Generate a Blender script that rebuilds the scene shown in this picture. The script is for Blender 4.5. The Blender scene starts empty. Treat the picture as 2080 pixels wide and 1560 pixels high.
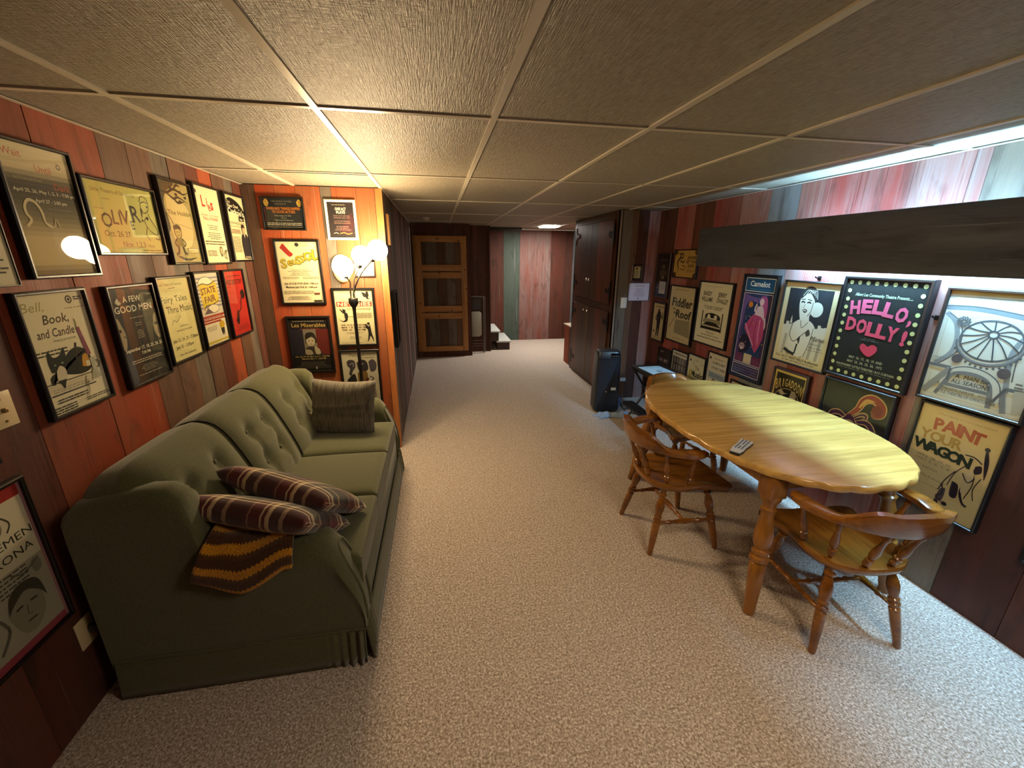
import bpy, bmesh, math, random
from mathutils import Vector, Matrix
from math import pi, sin, cos, radians as rad
random.seed(11)
S = bpy.context.scene
COL = S.collection

# ------------------------------------------------------------------ camera
CAMZ, PITCH, ROLL, YAW, FPX = 1.6432, 0.30170, 0.00674, 0.17745, 836.85
F_ = Vector((sin(YAW)*cos(PITCH), cos(YAW)*cos(PITCH), -sin(PITCH)))
R_ = Vector((cos(YAW), -sin(YAW), 0)); U_ = R_.cross(F_)
R2, U2 = R_*cos(ROLL)+U_*sin(ROLL), U_*cos(ROLL)-R_*sin(ROLL)
cd = bpy.data.cameras.new('camera'); cam = bpy.data.objects.new('camera', cd); COL.objects.link(cam)
cd.sensor_fit = 'HORIZONTAL'; cd.sensor_width = 36.0; cd.lens = 36.0*FPX/2080.0; cd.clip_start = 0.02
cam.matrix_world = Matrix(((R2.x, U2.x, -F_.x, 0), (R2.y, U2.y, -F_.y, 0), (R2.z, U2.z, -F_.z, CAMZ), (0, 0, 0, 1)))
S.camera = cam

# ------------------------------------------------------------------ world, exposure
w = bpy.data.worlds.new('world'); S.world = w; w.use_nodes = True
w.node_tree.nodes['Background'].inputs[0].default_value = (1.0, 0.80, 0.60, 1)
w.node_tree.nodes['Background'].inputs[1].default_value = 0.35
S.view_settings.view_transform = 'Standard'; S.view_settings.look = 'None'
S.view_settings.exposure = 0.5; S.view_settings.gamma = 1.0; S.view_settings.use_curve_mapping = False
S.cycles.use_denoising = True
S.cycles.max_bounces = 12; S.cycles.diffuse_bounces = 7; S.cycles.transparent_max_bounces = 24
S.cycles.sample_clamp_indirect = 6.0
GLOBE_W, TUBE_W, PANEL_W, FILL_W = 118.0, 375.0, 130.0, 16.5      # lamp strengths, the last an added fill light (used by the lamps' own builders)

# ------------------------------------------------------------------ room numbers
XL, XR, CH = -1.342, 2.4175, 2.115
YB, XB, YD, YF = 3.48, -0.379, 6.93, 8.17        # alcove wall, corridor wall, door wall, far wall
XC, YP, YN = 1.96, 4.43, -1.6                    # cabinet face, panel wall, wall behind the camera

# ------------------------------------------------------------------ colour + node helpers
def lin(c):
    return c/12.92 if c <= 0.04045 else ((c+0.055)/1.055)**2.4
def hx(h):
    h = h.lstrip('#')
    return (lin(int(h[0:2], 16)/255), lin(int(h[2:4], 16)/255), lin(int(h[4:6], 16)/255), 1)
def mat(name, col=(0.8, 0.8, 0.8, 1), rough=0.5, metal=0.0, spec=0.5, coat=0.0, sheen=0.0):
    m = bpy.data.materials.new(name); m.use_nodes = True
    b = m.node_tree.nodes['Principled BSDF']
    if isinstance(col, str): col = hx(col)
    b.inputs['Base Color'].default_value = col; b.inputs['Roughness'].default_value = rough
    b.inputs['Metallic'].default_value = metal; b.inputs['Specular IOR Level'].default_value = spec
    b.inputs['Coat Weight'].default_value = coat; b.inputs['Sheen Weight'].default_value = sheen
    return m
class NT:
    def __init__(s, m): s.m, s.t = m, m.node_tree; s.b = s.t.nodes['Principled BSDF']
    def n(s, typ, **k):
        x = s.t.nodes.new(typ)
        for a, v in k.items():
            if a.startswith('i_'):
                key = a[2:]; key = int(key) if key.isdigit() else key.replace('_', ' ')
                x.inputs[key].default_value = v
            else: setattr(x, a, v)
        return x
    def l(s, a, b): s.t.links.new(a, b)
    def coord(s, scale=(1, 1, 1), off=None, kind='Object'):
        c = s.n('ShaderNodeTexCoord'); mp = s.n('ShaderNodeMapping'); mp.inputs['Scale'].default_value = scale
        src = c.outputs[kind]
        if off is not None:
            a = s.n('ShaderNodeVectorMath', operation='ADD'); s.l(src, a.inputs[0]); s.l(off, a.inputs[1]); src = a.outputs[0]
        s.l(src, mp.inputs['Vector']); return mp.outputs[0]
    def noise(s, vec, scale=1, det=4, rough=0.55, dist=0.0):
        x = s.n('ShaderNodeTexNoise'); x.inputs['Scale'].default_value = scale; x.inputs['Detail'].default_value = det
        x.inputs['Roughness'].default_value = rough; x.inputs['Distortion'].default_value = dist
        s.l(vec, x.inputs['Vector']); return x.outputs['Fac']
    def ramp(s, fac, stops, interp='LINEAR'):
        r = s.n('ShaderNodeValToRGB'); e = r.color_ramp.elements; r.color_ramp.interpolation = interp
        while len(e) < len(stops): e.new(0.5)
        for i, (p, c) in enumerate(stops):
            e[i].position = p; e[i].color = hx(c) if isinstance(c, str) else (c if len(c) == 4 else (*c, 1))
        s.l(fac, r.inputs[0]); return r.outputs[0]
    def mix(s, fac, a, b, typ='MIX'):
        x = s.n('ShaderNodeMix', data_type='RGBA', blend_type=typ)
        for sock, v in ((x.inputs[0], fac), (x.inputs[6], a), (x.inputs[7], b)):
            if hasattr(v, 'is_output'): s.l(v, sock)
            else: sock.default_value = v if not isinstance(v, str) else hx(v)
        return x.outputs[2]
    def math(s, op, a, b=0.0):
        x = s.n('ShaderNodeMath', operation=op)
        for sock, v in ((x.inputs[0], a), (x.inputs[1], b)):
            if hasattr(v, 'is_output'): s.l(v, sock)
            else: sock.default_value = v
        return x.outputs[0]
    def bump(s, h, strength=0.3, dist=0.01):
        x = s.n('ShaderNodeBump'); x.inputs['Strength'].default_value = strength; x.inputs['Distance'].default_value = dist
        s.l(h, x.inputs['Height']); s.l(x.outputs[0], s.b.inputs['Normal'])
    def color(s, c): s.l(c, s.b.inputs['Base Color'])
    def rough(s, c): s.l(c, s.b.inputs['Roughness'])

def board_mat(name, c1, c2, c3, wear=0.5, rough=0.62):
    """old barn board: paint c1 over wood c2 with dark weathering c3; streaks run along Z; 'rnd' shifts every board"""
    m = mat(name, rough=rough, spec=0.35); t = NT(m)
    at = t.n('ShaderNodeAttribute', attribute_name='rnd')
    sc = t.n('ShaderNodeVectorMath', operation='SCALE'); t.l(at.outputs['Vector'], sc.inputs[0]); sc.inputs['Scale'].default_value = 13.0
    off = sc.outputs[0]
    big = t.noise(t.coord((7, 7, 0.9), off), 1, 5, 0.6)
    fine = t.noise(t.coord((90, 90, 2.2), off), 1, 4, 0.65)
    blot = t.noise(t.coord((9, 9, 2.5), off), 1, 3, 0.6, 0.8)
    f = t.math('ADD', t.math('MULTIPLY', big, 0.65), t.math('MULTIPLY', fine, 0.35))
    col = t.mix(t.ramp(f, [(wear-0.15, (0, 0, 0)), (wear+0.13, (1, 1, 1))]), c1, c2)
    col = t.mix(t.ramp(blot, [(0.54, (0, 0, 0)), (0.74, (0.75, 0.75, 0.75))]), col, c3)
    col = t.mix(t.ramp(fine, [(0.30, (0.75, 0.75, 0.75)), (0.40, (0, 0, 0))]), col, c3)
    ws = t.noise(t.coord((55, 55, 0.8), off), 1, 3, 0.5)
    col = t.mix(t.ramp(ws, [(0.68, (0, 0, 0)), (0.76, (0.45, 0.45, 0.45))]), col, t.mix(0.6, c2, (0.6, 0.55, 0.5, 1)))
    br = t.math('ADD', t.math('MULTIPLY', at.outputs['Fac'], 0.5), 0.72)
    bc = t.n('ShaderNodeCombineColor'); [t.l(br, bc.inputs[i]) for i in range(3)]
    t.color(t.mix(1.0, col, bc.outputs[0], 'MULTIPLY'))
    t.rough(t.ramp(big, [(0.3, (0.5, 0.5, 0.5)), (0.7, (0.78, 0.78, 0.78))]))
    t.bump(fine, 0.35, 0.004)
    return m
BM = {
 'red':   board_mat('barn_board_red', '#933c1c', '#80482c', '#4a2819', 0.57),
 'worn':  board_mat('barn_board_worn_red', '#904838', '#93807a', '#573c34', 0.50),
 'rose':  board_mat('barn_board_rose', '#8a3a32', '#896a62', '#4e2f2a', 0.55),
 'dark':  board_mat('barn_board_dark_red', '#5f2e20', '#4e3428', '#2c1a14', 0.53),
 'brown': board_mat('barn_board_brown', '#6a4c38', '#584032', '#30221a', 0.50),
 'grey':  board_mat('barn_board_grey', '#75695a', '#5f564c', '#38302a', 0.50),
 'blue':  board_mat('barn_board_silver_grey', '#7f8688', '#6f7274', '#4a4a4a', 0.50),
 'green': board_mat('barn_board_green', '#3f4a40', '#4d564e', '#272a24', 0.50),
 'orange':board_mat('barn_board_orange_red', '#9c4c24', '#8c5834', '#553220', 0.57),
 'char':  board_mat('barn_board_charcoal', '#464743', '#383936', '#222220', 0.50, 0.75),
}
def wood_mat(name, c1, c2, c3, axis=0, rough=0.32, coat=0.0, sx=3.0, sy=38.0, per_object=False):
    m = mat(name, rough=rough, spec=0.5, coat=coat); t = NT(m)
    sc = [sy, sy, sy]; sc[axis] = sx
    v = t.coord(tuple(sc))
    a = t.noise(v, 0.35, 5, 0.6, 0.4); b = t.noise(v, 1.6, 4, 0.6)
    col = t.ramp(a, [(0.25, c1), (0.5, c2), (0.75, c3)])
    col = t.mix(t.ramp(b, [(0.35, (0.45, 0.45, 0.45)), (0.5, (0, 0, 0))]), col, c1)
    t.color(col); t.bump(b, 0.06, 0.002)
    m.node_tree.nodes['Principled BSDF'].inputs['Coat Roughness'].default_value = 0.12
    return m
def fabric_mat(name, c1, c2, scale=420, rough=0.95, bump=0.35, sheen=0.25):
    m = mat(name, rough=rough, spec=0.15, sheen=sheen); t = NT(m)
    a = t.noise(t.coord((1, 1, 1)), scale, 2, 0.6); b = t.noise(t.coord((1, 1, 1)), 9, 3, 0.5)
    col = t.mix(t.ramp(a, [(0.38, (0, 0, 0)), (0.62, (1, 1, 1))]), c1, c2)
    col = t.mix(t.math('MULTIPLY', b, 0.22), col, c1)
    t.color(col); t.bump(a, bump, 0.002); return m
def plain_noise(name, c1, c2, scale=30, rough=0.5, bump=0.0, metal=0.0, spec=0.5):
    m = mat(name, rough=rough, metal=metal, spec=spec); t = NT(m)
    a = t.noise(t.coord(), scale, 4, 0.6)
    t.color(t.ramp(a, [(0.3, c1), (0.7, c2)]))
    if bump: t.bump(a, bump, 0.003)
    return m
def emit(name, col, strength):
    m = bpy.data.materials.new(name); m.use_nodes = True; nt = m.node_tree; nt.nodes.clear()
    e = nt.nodes.new('ShaderNodeEmission'); o = nt.nodes.new('ShaderNodeOutputMaterial')
    e.inputs[0].default_value = col; e.inputs[1].default_value = strength
    nt.links.new(e.outputs[0], o.inputs[0]); return m
def glass_mat():
    m = bpy.data.materials.new('picture_glass'); m.use_nodes = True; nt = m.node_tree; nt.nodes.clear()
    o = nt.nodes.new('ShaderNodeOutputMaterial'); mx = nt.nodes.new('ShaderNodeMixShader')
    tr = nt.nodes.new('ShaderNodeBsdfTransparent'); gl = nt.nodes.new('ShaderNodeBsdfGlossy'); fr = nt.nodes.new('ShaderNodeFresnel')
    tr.inputs[0].default_value = (0.97, 0.98, 0.97, 1); gl.inputs['Roughness'].default_value = 0.02; fr.inputs[0].default_value = 1.45
    ge = nt.nodes.new('ShaderNodeNewGeometry'); su = nt.nodes.new('ShaderNodeMath'); su.operation = 'SUBTRACT'; su.use_clamp = True
    nt.links.new(fr.outputs[0], su.inputs[0]); nt.links.new(ge.outputs['Backfacing'], su.inputs[1])
    nt.links.new(su.outputs[0], mx.inputs[0]); nt.links.new(tr.outputs[0], mx.inputs[1]); nt.links.new(gl.outputs[0], mx.inputs[2])
    nt.links.new(mx.outputs[0], o.inputs[0]); return m
GLASS = glass_mat()
_cc = {}
def cmat(h, rough=0.7):
    k = (h, rough)
    if k not in _cc: _cc[k] = mat('print_'+h.lstrip('#'), h, rough, spec=0.25)
    return _cc[k]

# ------------------------------------------------------------------ mesh helpers
def mk(name, bm, mats, parent=None, smooth=40, kind=None, loc=None):
    bmesh.ops.recalc_face_normals(bm, faces=bm.faces[:])
    me = bpy.data.meshes.new(name); bm.to_mesh(me); bm.free()
    for m in (mats if isinstance(mats, (list, tuple)) else [mats]): me.materials.append(m)
    if smooth:
        me.polygons.foreach_set('use_smooth', [True]*len(me.polygons)); me.set_sharp_from_angle(angle=rad(smooth))
    o = bpy.data.objects.new(name, me); COL.objects.link(o)
    if loc is not None: o.location = loc
    if parent is not None: o.parent = parent
    if kind: o['kind'] = kind
    return o
def tag(o, label, cat=None, group=None):
    o['label'] = label
    if cat: o['category'] = cat
    if group: o['group'] = group
    return o
def thing(name, label, cat, loc=(0, 0, 0), rz=0.0, group=None):
    o = bpy.data.objects.new(name, None); COL.objects.link(o); o.empty_display_size = 0.05
    o.location = loc; o.rotation_euler = (0, 0, rz)
    return tag(o, label, cat, group)
def copy_tree(o, parent=None):
    c = o.copy(); COL.objects.link(c)
    if parent: c.parent = parent
    for ch in list(o.children): copy_tree(ch, c)
    return c
def BMN(): return bmesh.new()
def box(bm, x0, x1, y0, y1, z0, z1, mi=0, M=None, bev=0.0):
    v = [bm.verts.new((x, y, z)) for z in (z0, z1) for y in (y0, y1) for x in (x0, x1)]
    fs = [bm.faces.new([v[i] for i in q]) for q in ((0, 2, 3, 1), (4, 5, 7, 6), (0, 1, 5, 4), (1, 3, 7, 5), (3, 2, 6, 7), (2, 0, 4, 6))]
    for f in fs: f.material_index = mi
    if M is not None: bmesh.ops.transform(bm, matrix=M, verts=v)
    if bev:
        es = list({e for f in fs for e in f.edges})
        r = bmesh.ops.bevel(bm, geom=es, offset=bev, segments=2, profile=0.5, affect='EDGES')
        for f in r['faces']: f.material_index = mi
    return fs
def axis_matrix(p, q):
    p, q = Vector(p), Vector(q); d = (q-p); L = d.length; d.normalize()
    a = Vector((0, 0, 1)) if abs(d.z) < 0.95 else Vector((1, 0, 0))
    x = a.cross(d).normalized(); y = d.cross(x)
    return Matrix(((x.x, y.x, d.x, p.x), (x.y, y.y, d.y, p.y), (x.z, y.z, d.z, p.z), (0, 0, 0, 1))), L
def lathe(bm, prof, M=None, seg=20, mi=0, caps=True, sx=1.0, sy=1.0):
    """prof = [(r, z)...] revolved about Z"""
    rings = []
    for r, z in prof:
        rings.append([bm.verts.new((r*cos(2*pi*i/seg)*sx, r*sin(2*pi*i/seg)*sy, z)) for i in range(seg)])
    fs = []
    for a, b in zip(rings, rings[1:]):
        for i in range(seg): fs.append(bm.faces.new((a[i], a[(i+1) % seg], b[(i+1) % seg], b[i])))
    if caps: fs.append(bm.faces.new(rings[0][::-1])); fs.append(bm.faces.new(rings[-1]))
    for f in fs: f.material_index = mi
    if M is not None: bmesh.ops.transform(bm, matrix=M, verts=[v for r in rings for v in r])
def turned(bm, p, q, prof, seg=16, mi=0):
    """turned spindle from p to q; prof = [(t, r)...], t in 0..1"""
    M, L = axis_matrix(p, q); lathe(bm, [(r, t*L) for t, r in prof], M, seg, mi)
def loft(bm, secs, closed=True, caps=True, mi=0):
    rings = [[bm.verts.new(p) for p in s] for s in secs]; n = len(rings[0]); fs = []
    for a, b in zip(rings, rings[1:]):
        for i in range(n if closed else n-1): fs.append(bm.faces.new((a[i], a[(i+1) % n], b[(i+1) % n], b[i])))
    if caps and closed: fs.append(bm.faces.new(rings[0][::-1])); fs.append(bm.faces.new(rings[-1]))
    for f in fs: f.material_index = mi
    return rings
def crom(pts, n=6):
    P = [Vector(p) for p in pts]; out = []
    for i in range(len(P)-1):
        a, b, c, d = P[max(i-1, 0)], P[i], P[i+1], P[min(i+2, len(P)-1)]
        for k in range(n):
            t = k/n
            out.append(0.5*((2*b)+(c-a)*t+(2*a-5*b+4*c-d)*t*t+(3*b-a-3*c+d)*t*t*t))
    out.append(P[-1]); return out
def tube(bm, pts, r, seg=8, mi=0, smooth=6):
    P = crom(pts, smooth) if smooth and len(pts) > 2 else [Vector(p) for p in pts]
    secs = []; up = Vector((0, 0, 1)); prev = None
    for i, p in enumerate(P):
        d = (P[min(i+1, len(P)-1)]-P[max(i-1, 0)]).normalized()
        if prev is None:
            a = up if abs(d.z) < 0.9 else Vector((1, 0, 0)); x = a.cross(d).normalized()
        else:
            x = (prev-d*prev.dot(d)).normalized()
        prev = x; y = d.cross(x); rr = r(i/(len(P)-1)) if callable(r) else r
        secs.append([p+x*cos(2*pi*k/seg)*rr+y*sin(2*pi*k/seg)*rr for k in range(seg)])
    loft(bm, secs, mi=mi)
def grid_surf(bm, fn, nu, nv, mi=0, uvl=None):
    """open surface fn(u,v); returns vertex grid"""
    V = [[bm.verts.new(fn(i/nu, j/nv)) for j in range(nv+1)] for i in range(nu+1)]
    for i in range(nu):
        for j in range(nv):
            f = bm.faces.new((V[i][j], V[i+1][j], V[i+1][j+1], V[i][j+1])); f.material_index = mi
    return V
def slab(bm, outline, z0, z1, mi=0, bev=0.0, seg=3):
    b = [bm.verts.new((x, y, z0)) for x, y in outline]; t = [bm.verts.new((x, y, z1)) for x, y in outline]; n = len(b)
    fs = [bm.faces.new(b[::-1]), bm.faces.new(t)]
    fs += [bm.faces.new((b[i], b[(i+1) % n], t[(i+1) % n], t[i])) for i in range(n)]
    for f in fs: f.material_index = mi
    if bev:
        es = [e for e in set(fs[0].edges) | set(fs[1].edges)]
        r = bmesh.ops.bevel(bm, geom=es, offset=bev, segments=seg, profile=0.5, affect='EDGES')
        for f in r['faces']: f.material_index = mi
# ------------------------------------------------------------------ room shell
carpet = mat('carpet_berber', rough=0.98, spec=0.1, sheen=0.15); t = NT(carpet)
v1 = t.n('ShaderNodeTexVoronoi'); v1.inputs['Scale'].default_value = 150; t.l(t.coord((1, 0.8, 1)), v1.inputs['Vector'])
n1 = t.noise(t.coord(), 110, 3, 0.75); n2 = t.noise(t.coord(), 3, 3, 0.5)
cc = t.ramp(n1, [(0.36, '#766350'), (0.46, '#bdac9c'), (0.55, '#dccfc2'), (0.64, '#faf3ec')])
cc = t.mix(t.ramp(v1.outputs['Distance'], [(0.35, (0, 0, 0)), (0.75, (0.55, 0.55, 0.55))]), cc, '#8d7b67')
cc = t.mix(t.math('MULTIPLY', n2, 0.18), cc, '#b0a193')
t.color(cc); t.bump(t.math('SUBTRACT', n1, t.math('MULTIPLY', v1.outputs['Distance'], 0.8)), 0.6, 0.006)
bm = BMN(); box(bm, XL-0.05, 2.75, YN, YF+0.05, -0.06, 0.0); mk('floor', bm, carpet, kind='structure', smooth=0)

tile = mat('ceiling_tile', '#cfc4b0', 0.45, spec=0.35); t = NT(tile)
a = t.noise(t.coord((240, 15, 1)), 1, 3, 0.65); b = t.noise(t.coord((34, 190, 1)), 1, 2, 0.5); c = t.noise(t.coord(), 60, 4, 0.7)
h = t.math('ADD', t.math('ADD', t.math('MULTIPLY', a, 0.9), t.math('MULTIPLY', b, 0.35)), t.math('MULTIPLY', c, 0.35))
t.color(t.mix(t.ramp(h, [(0.6, (0, 0, 0)), (0.95, (1, 1, 1))]), '#776d5c', '#9f9684')); t.bump(h, 0.8, 0.006)
tbar = mat('ceiling_grid_enamel', '#c2b8a4', 0.35, spec=0.5); dark = mat('dark_gap_shade', '#0c0a08', 0.95)
T2 = 0.6096; XA = -0.3789
gx = [XL] + [XA+i*T2 for i in range(-1, 5)] + [2.75]
gy = [YN] + [1.701+k*2*T2 for k in range(-2, 5)] + [YF]
bm = BMN()
for i in range(len(gx)-1):
    for j in range(len(gy)-1):
        x0, x1, y0, y1 = gx[i], gx[i+1], gy[j], gy[j+1]
        sag = 0.0
        if abs(x0-(XA-T2)) < 0.01 and abs(y0-(1.701+2*T2)) < 0.01: y0 += 0.05; box(bm, x0+0.01, x1-0.01, y0-0.006, y0-0.0005, CH+0.003, CH+0.018, 2)      # one tile sits crooked; a dark strip paints the shade in its gap
        box(bm, x0, x1, y0, y1, CH+0.006, CH+0.018, 0)
for x in gx[1:-1]: box(bm, x-0.012, x+0.012, YN, YF, CH, CH+0.0062, 1)
for y in gy[1:-1]:
    for x0, x1 in zip(gx, gx[1:]): box(bm, x0+0.012, x1-0.012, y-0.012, y+0.012, CH+0.001, CH+0.0062, 1)
box(bm, XL-0.1, 2.85, YN-0.1, YF+0.1, CH+0.10, CH+0.12, 2)
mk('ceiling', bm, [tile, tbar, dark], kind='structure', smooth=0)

def board_wall(name, kind_axis, pos, nrm, runs, z0=0.0, z1=CH, th=0.02, back=0.05, kind='structure', parent=None):
    """runs = [(a0, a1, type)...]; wall plane at pos on axis kind_axis; nrm = +1/-1 (room side)"""
    bm = BMN(); keys = list(BM); ly = bm.faces.layers.float_vector.new('rnd') if False else None
    used = []; rnds = []
    def bx(a0, a1, d0, d1, zz0, zz1, mi):
        lo, hi = sorted((pos+nrm*d0, pos+nrm*d1))
        fs = box(bm, lo, hi, a0, a1, zz0, zz1, mi) if kind_axis == 'x' else box(bm, a0, a1, lo, hi, zz0, zz1, mi)
        r = random.random(); rnds.extend([r]*6)
    ms = [dark]
    for a0, a1, ty in runs:
        if BM[ty] not in ms: ms.append(BM[ty])
        dz = random.uniform(-0.003, 0.0)
        bx(a0+0.0014, a1-0.0014, -th, dz, z0, z1, ms.index(BM[ty]))
    bx(runs[0][0], runs[-1][1], -back, -th*0.7, z0, z1, 0)
    bm.faces.ensure_lookup_table()
    o = mk(name, bm, ms, kind=kind, smooth=0, parent=parent)
    at = o.data.attributes.new('rnd', 'FLOAT', 'FACE'); at.data.foreach_set('value', rnds)
    return o
def runs(a0, spec):
    out = []; a = a0
    for w_, ty in spec: out.append((a, a+w_, ty)); a += w_
    return out
def rnd_runs(a0, a1, types, wmin=0.12, wmax=0.26):
    out = []; a = a0
    while a < a1-0.02:
        b = min(a1, a+random.uniform(wmin, wmax))
        if a1-b < 0.06: b = a1
        out.append((a, b, random.choice(types))); a = b
    return out
def cuts(vals, types): return [(vals[i], vals[i+1], types[i]) for i in range(len(types))]

board_wall('wall_left', 'x', XL, 1, rnd_runs(YN, 0.92, ['dark', 'red', 'brown'], 0.2, 0.3) +
    cuts([0.92, 1.23, 1.545, 1.855, 2.166, 2.34, 2.50, 2.64, 2.79, 2.93, 3.08, 3.24, 3.36, YB],
         ['dark', 'dark', 'red', 'red', 'brown', 'brown', 'grey', 'brown', 'dark', 'red', 'brown', 'grey', 'dark']))
board_wall('wall_alcove', 'y', YB, -1, cuts([XL, -1.25, -1.12, -0.98, -0.81, -0.735, -0.56, XB],
    ['brown', 'red', 'orange', 'orange', 'grey', 'orange', 'orange']))
board_wall('wall_corridor', 'x', XB, 1, rnd_runs(YB, YD, ['brown', 'grey', 'worn', 'brown', 'grey'], 0.10, 0.24))
board_wall('wall_door', 'y', YD, -1, cuts([XB, -0.28, -0.02, 0.30, 0.55], ['brown', 'dark', 'dark', 'dark']), back=0.1)
board_wall('wall_recess', 'y', 7.22, -1, cuts([0.30, 0.56, 0.70, 0.885], ['dark', 'dark', 'dark']), back=0.06)
board_wall('wall_far', 'y', YF, -1, cuts([-0.4, 0.4, 0.9, 1.285, 1.60, 1.89, 2.22, 2.50, 2.72], ['dark', 'dark', 'dark', 'green', 'worn', 'worn', 'dark', 'dark']))
board_wall('wall_right', 'x', XR, -1, rnd_runs(YN, 1.30, ['dark', 'dark', 'brown'], 0.2, 0.32) +
    cuts([1.30, 1.62, 1.68, 1.93, 2.23, 2.44, 2.62, 2.88, 3.18, 3.51, 3.80, 4.10, YP],
         ['grey', 'worn', 'worn', 'rose', 'rose', 'worn', 'blue', 'worn', 'rose', 'dark', 'rose', 'dark']))
board_wall('wall_panel', 'y', YP, -1, cuts([XC, 2.10, 2.17, 2.29, XR], ['grey', 'brown', 'dark', 'worn']))
board_wall('wall_stairwell', 'x', 2.66, -1, rnd_runs(5.9, YF, ['worn', 'blue', 'red'], 0.12, 0.25))
board_wall('wall_behind', 'y', YN, 1, rnd_runs(XL, XR, ['dark', 'red', 'brown'], 0.2, 0.3))
bm = BMN(); box(bm, XL-0.05, XB-0.03, YB+0.05, YD, 0, CH); mk('wall_core', bm, dark, kind='structure', smooth=0)
bm = BMN(); box(bm, XC+0.03, XR+0.3, YP+0.05, 5.93, 0, CH); mk('wall_cabinet', bm, BM['dark'], kind='structure', smooth=0)

pale = wood_mat('pine_trim_pale', '#9a6a3a', '#c08a50', '#cf9a60', 2, 0.5)
grey_edge = wood_mat('grey_board_edge', '#6a5c50', '#8a7a6c', '#a09080', 2, 0.7)
bm = BMN(); box(bm, XB-0.045, XB+0.006, YB-0.012, YB-0.0005, 0, CH-0.001); mk('trim_1', bm, wood_mat('corner_board_orange', '#8a4e22', '#a8622e', '#b8743e', 2, 0.5), kind='structure')
bm = BMN(); box(bm, XC-0.004, XC+0.012, YP-0.008, YP-0.0005, 0, CH-0.001); mk('trim_2', bm, grey_edge, kind='structure')
bm = BMN(); box(bm, 0.885, 0.905, 7.21, 7.29, 0, CH-0.001); mk('trim_3', bm, BM['dark'], kind='structure')
bm = BMN(); box(bm, 0.87, 1.5, 7.50, 7.53, 2.055, CH-0.001); mk('trim_4', bm, mat('stair_header_dark', '#1c120d', 0.8), kind='structure')
whitewall = mat('tile_edge_angle', '#d8d4c8', 0.4)
bm = BMN(); box(bm, XR-0.022, XR-0.003, YN, YP-0.003, CH-0.002, CH-0.0001); box(bm, XL+0.003, XL+0.022, YN, YB-0.003, CH-0.002, CH-0.0001)
mk('trim_5', bm, tbar, kind='structure', smooth=0)

# low wall with ledge beyond the cabinet
board_wall('wall_ledge', 'x', 1.99, -1, cuts([5.96, 6.10, 6.33], ['dark', 'red']), 0, 0.60)
bm = BMN(); box(bm, 2.02, 2.64, 5.955, 6.325, 0, 0.6); mk('wall_ledge_core', bm, BM['dark'], kind='structure', smooth=0)
bm = BMN(); box(bm, 1.975, 2.645, 5.955, 6.345, 0.601, 0.622, bev=0.004); mk('trim_6', bm, mat('ledge_cap_pale', '#b09a84', 0.5), kind='structure')

# door in the far door wall: rough boards with a pine face frame
pine = wood_mat('pine_yellow', '#8a5a28', '#b37c40', '#c48c4c', 2, 0.45)
pine_h = wood_mat('pine_yellow_rail', '#8a5a28', '#b37c40', '#c48c4c', 0, 0.45)
knot = mat('pine_knot', '#3a1c0a', 0.6)
bm = BMN(); yb = YD-0.004
d0, d1, dz0, dz1 = -0.345, 0.482, 0.10, 1.935
rn = []
xs = [d0+0.02, -0.16, 0.02, 0.16, 0.30, d1-0.02]
for i in range(5): box(bm, xs[i]+0.002, xs[i+1]-0.002, yb-0.014, yb-0.001, dz0+0.02, dz1-0.02, i % 2)
door = mk('door_1', bm, [BM['brown'], BM['grey']], kind='structure', smooth=0)
at = door.data.attributes.new('rnd', 'FLOAT', 'FACE'); at.data.foreach_set('value', [0.1+0.17*(i//6) for i in range(30)])
def rail(nm, x0, x1, z0, z1, m, kn=()):
    bm = BMN(); box(bm, x0, x1, yb-0.034, yb-0.0145, z0, z1, 0, bev=0.003)
    for kx, kz in kn: lathe(bm, [(0.012, 0), (0.009, 0.001)], Matrix.Translation((kx, yb-0.0342, kz)) @ Matrix.Rotation(pi/2, 4, 'X'), 10, 1)
    mk(nm, bm, [m, knot], door)
rail('door_stile', d0, d0+0.125, dz0, dz1, pine, [(-0.28, 0.9), (-0.25, 0.75)]); rail('door_stile', d1-0.088, d1, dz0, dz1, pine, [(0.455, 1.42), (0.47, 1.12)])
ix0, ix1 = d0+0.126, d1-0.089
for z0, z1, kn in ((1.842, dz1, [(0.02, 1.89), (0.05, 1.89), (0.36, 1.86)]), (1.405, 1.50, []), (1.29, 1.385, [(0.05, 1.37)]), (0.76, 0.855, [(0.22, 0.772)]), (0.645, 0.74, [(0.02, 0.69)]), (dz0, 0.185, [])):
    rail('door_rail', ix0, ix1, z0, z1, pine_h, kn)

# stairs going up to the left behind the door wall
st = thing('staircase', 'short flight of carpeted dark wood steps behind the folding chair', 'stairs', (1.27, 7.3, 0))
stc = plain_noise('stair_carpet_grey', '#a8a8a2', '#c8c8c2', 150, 0.98, 0.3); std = plain_noise('stair_riser_dark', '#2a1710', '#43281b', 12, 0.5)
for i in range(4):
    x1 = 1.26-0.2*i; z1 = 0.165+0.185*i; ww = YF-7.3-0.03
    bm = BMN(); box(bm, x1-1.27-0.22-(0.3 if i == 3 else 0), x1-1.27, 0, ww, max(0, z1-0.19), z1-0.03, 0); mk('riser', bm, std, st, smooth=0)
    bm = BMN(); box(bm, x1-1.27-0.24, x1-1.27+0.032, -0.012, ww, z1-0.03, z1, 0, bev=0.008); mk('tread', bm, stc, st)
    st_last = x1

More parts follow.
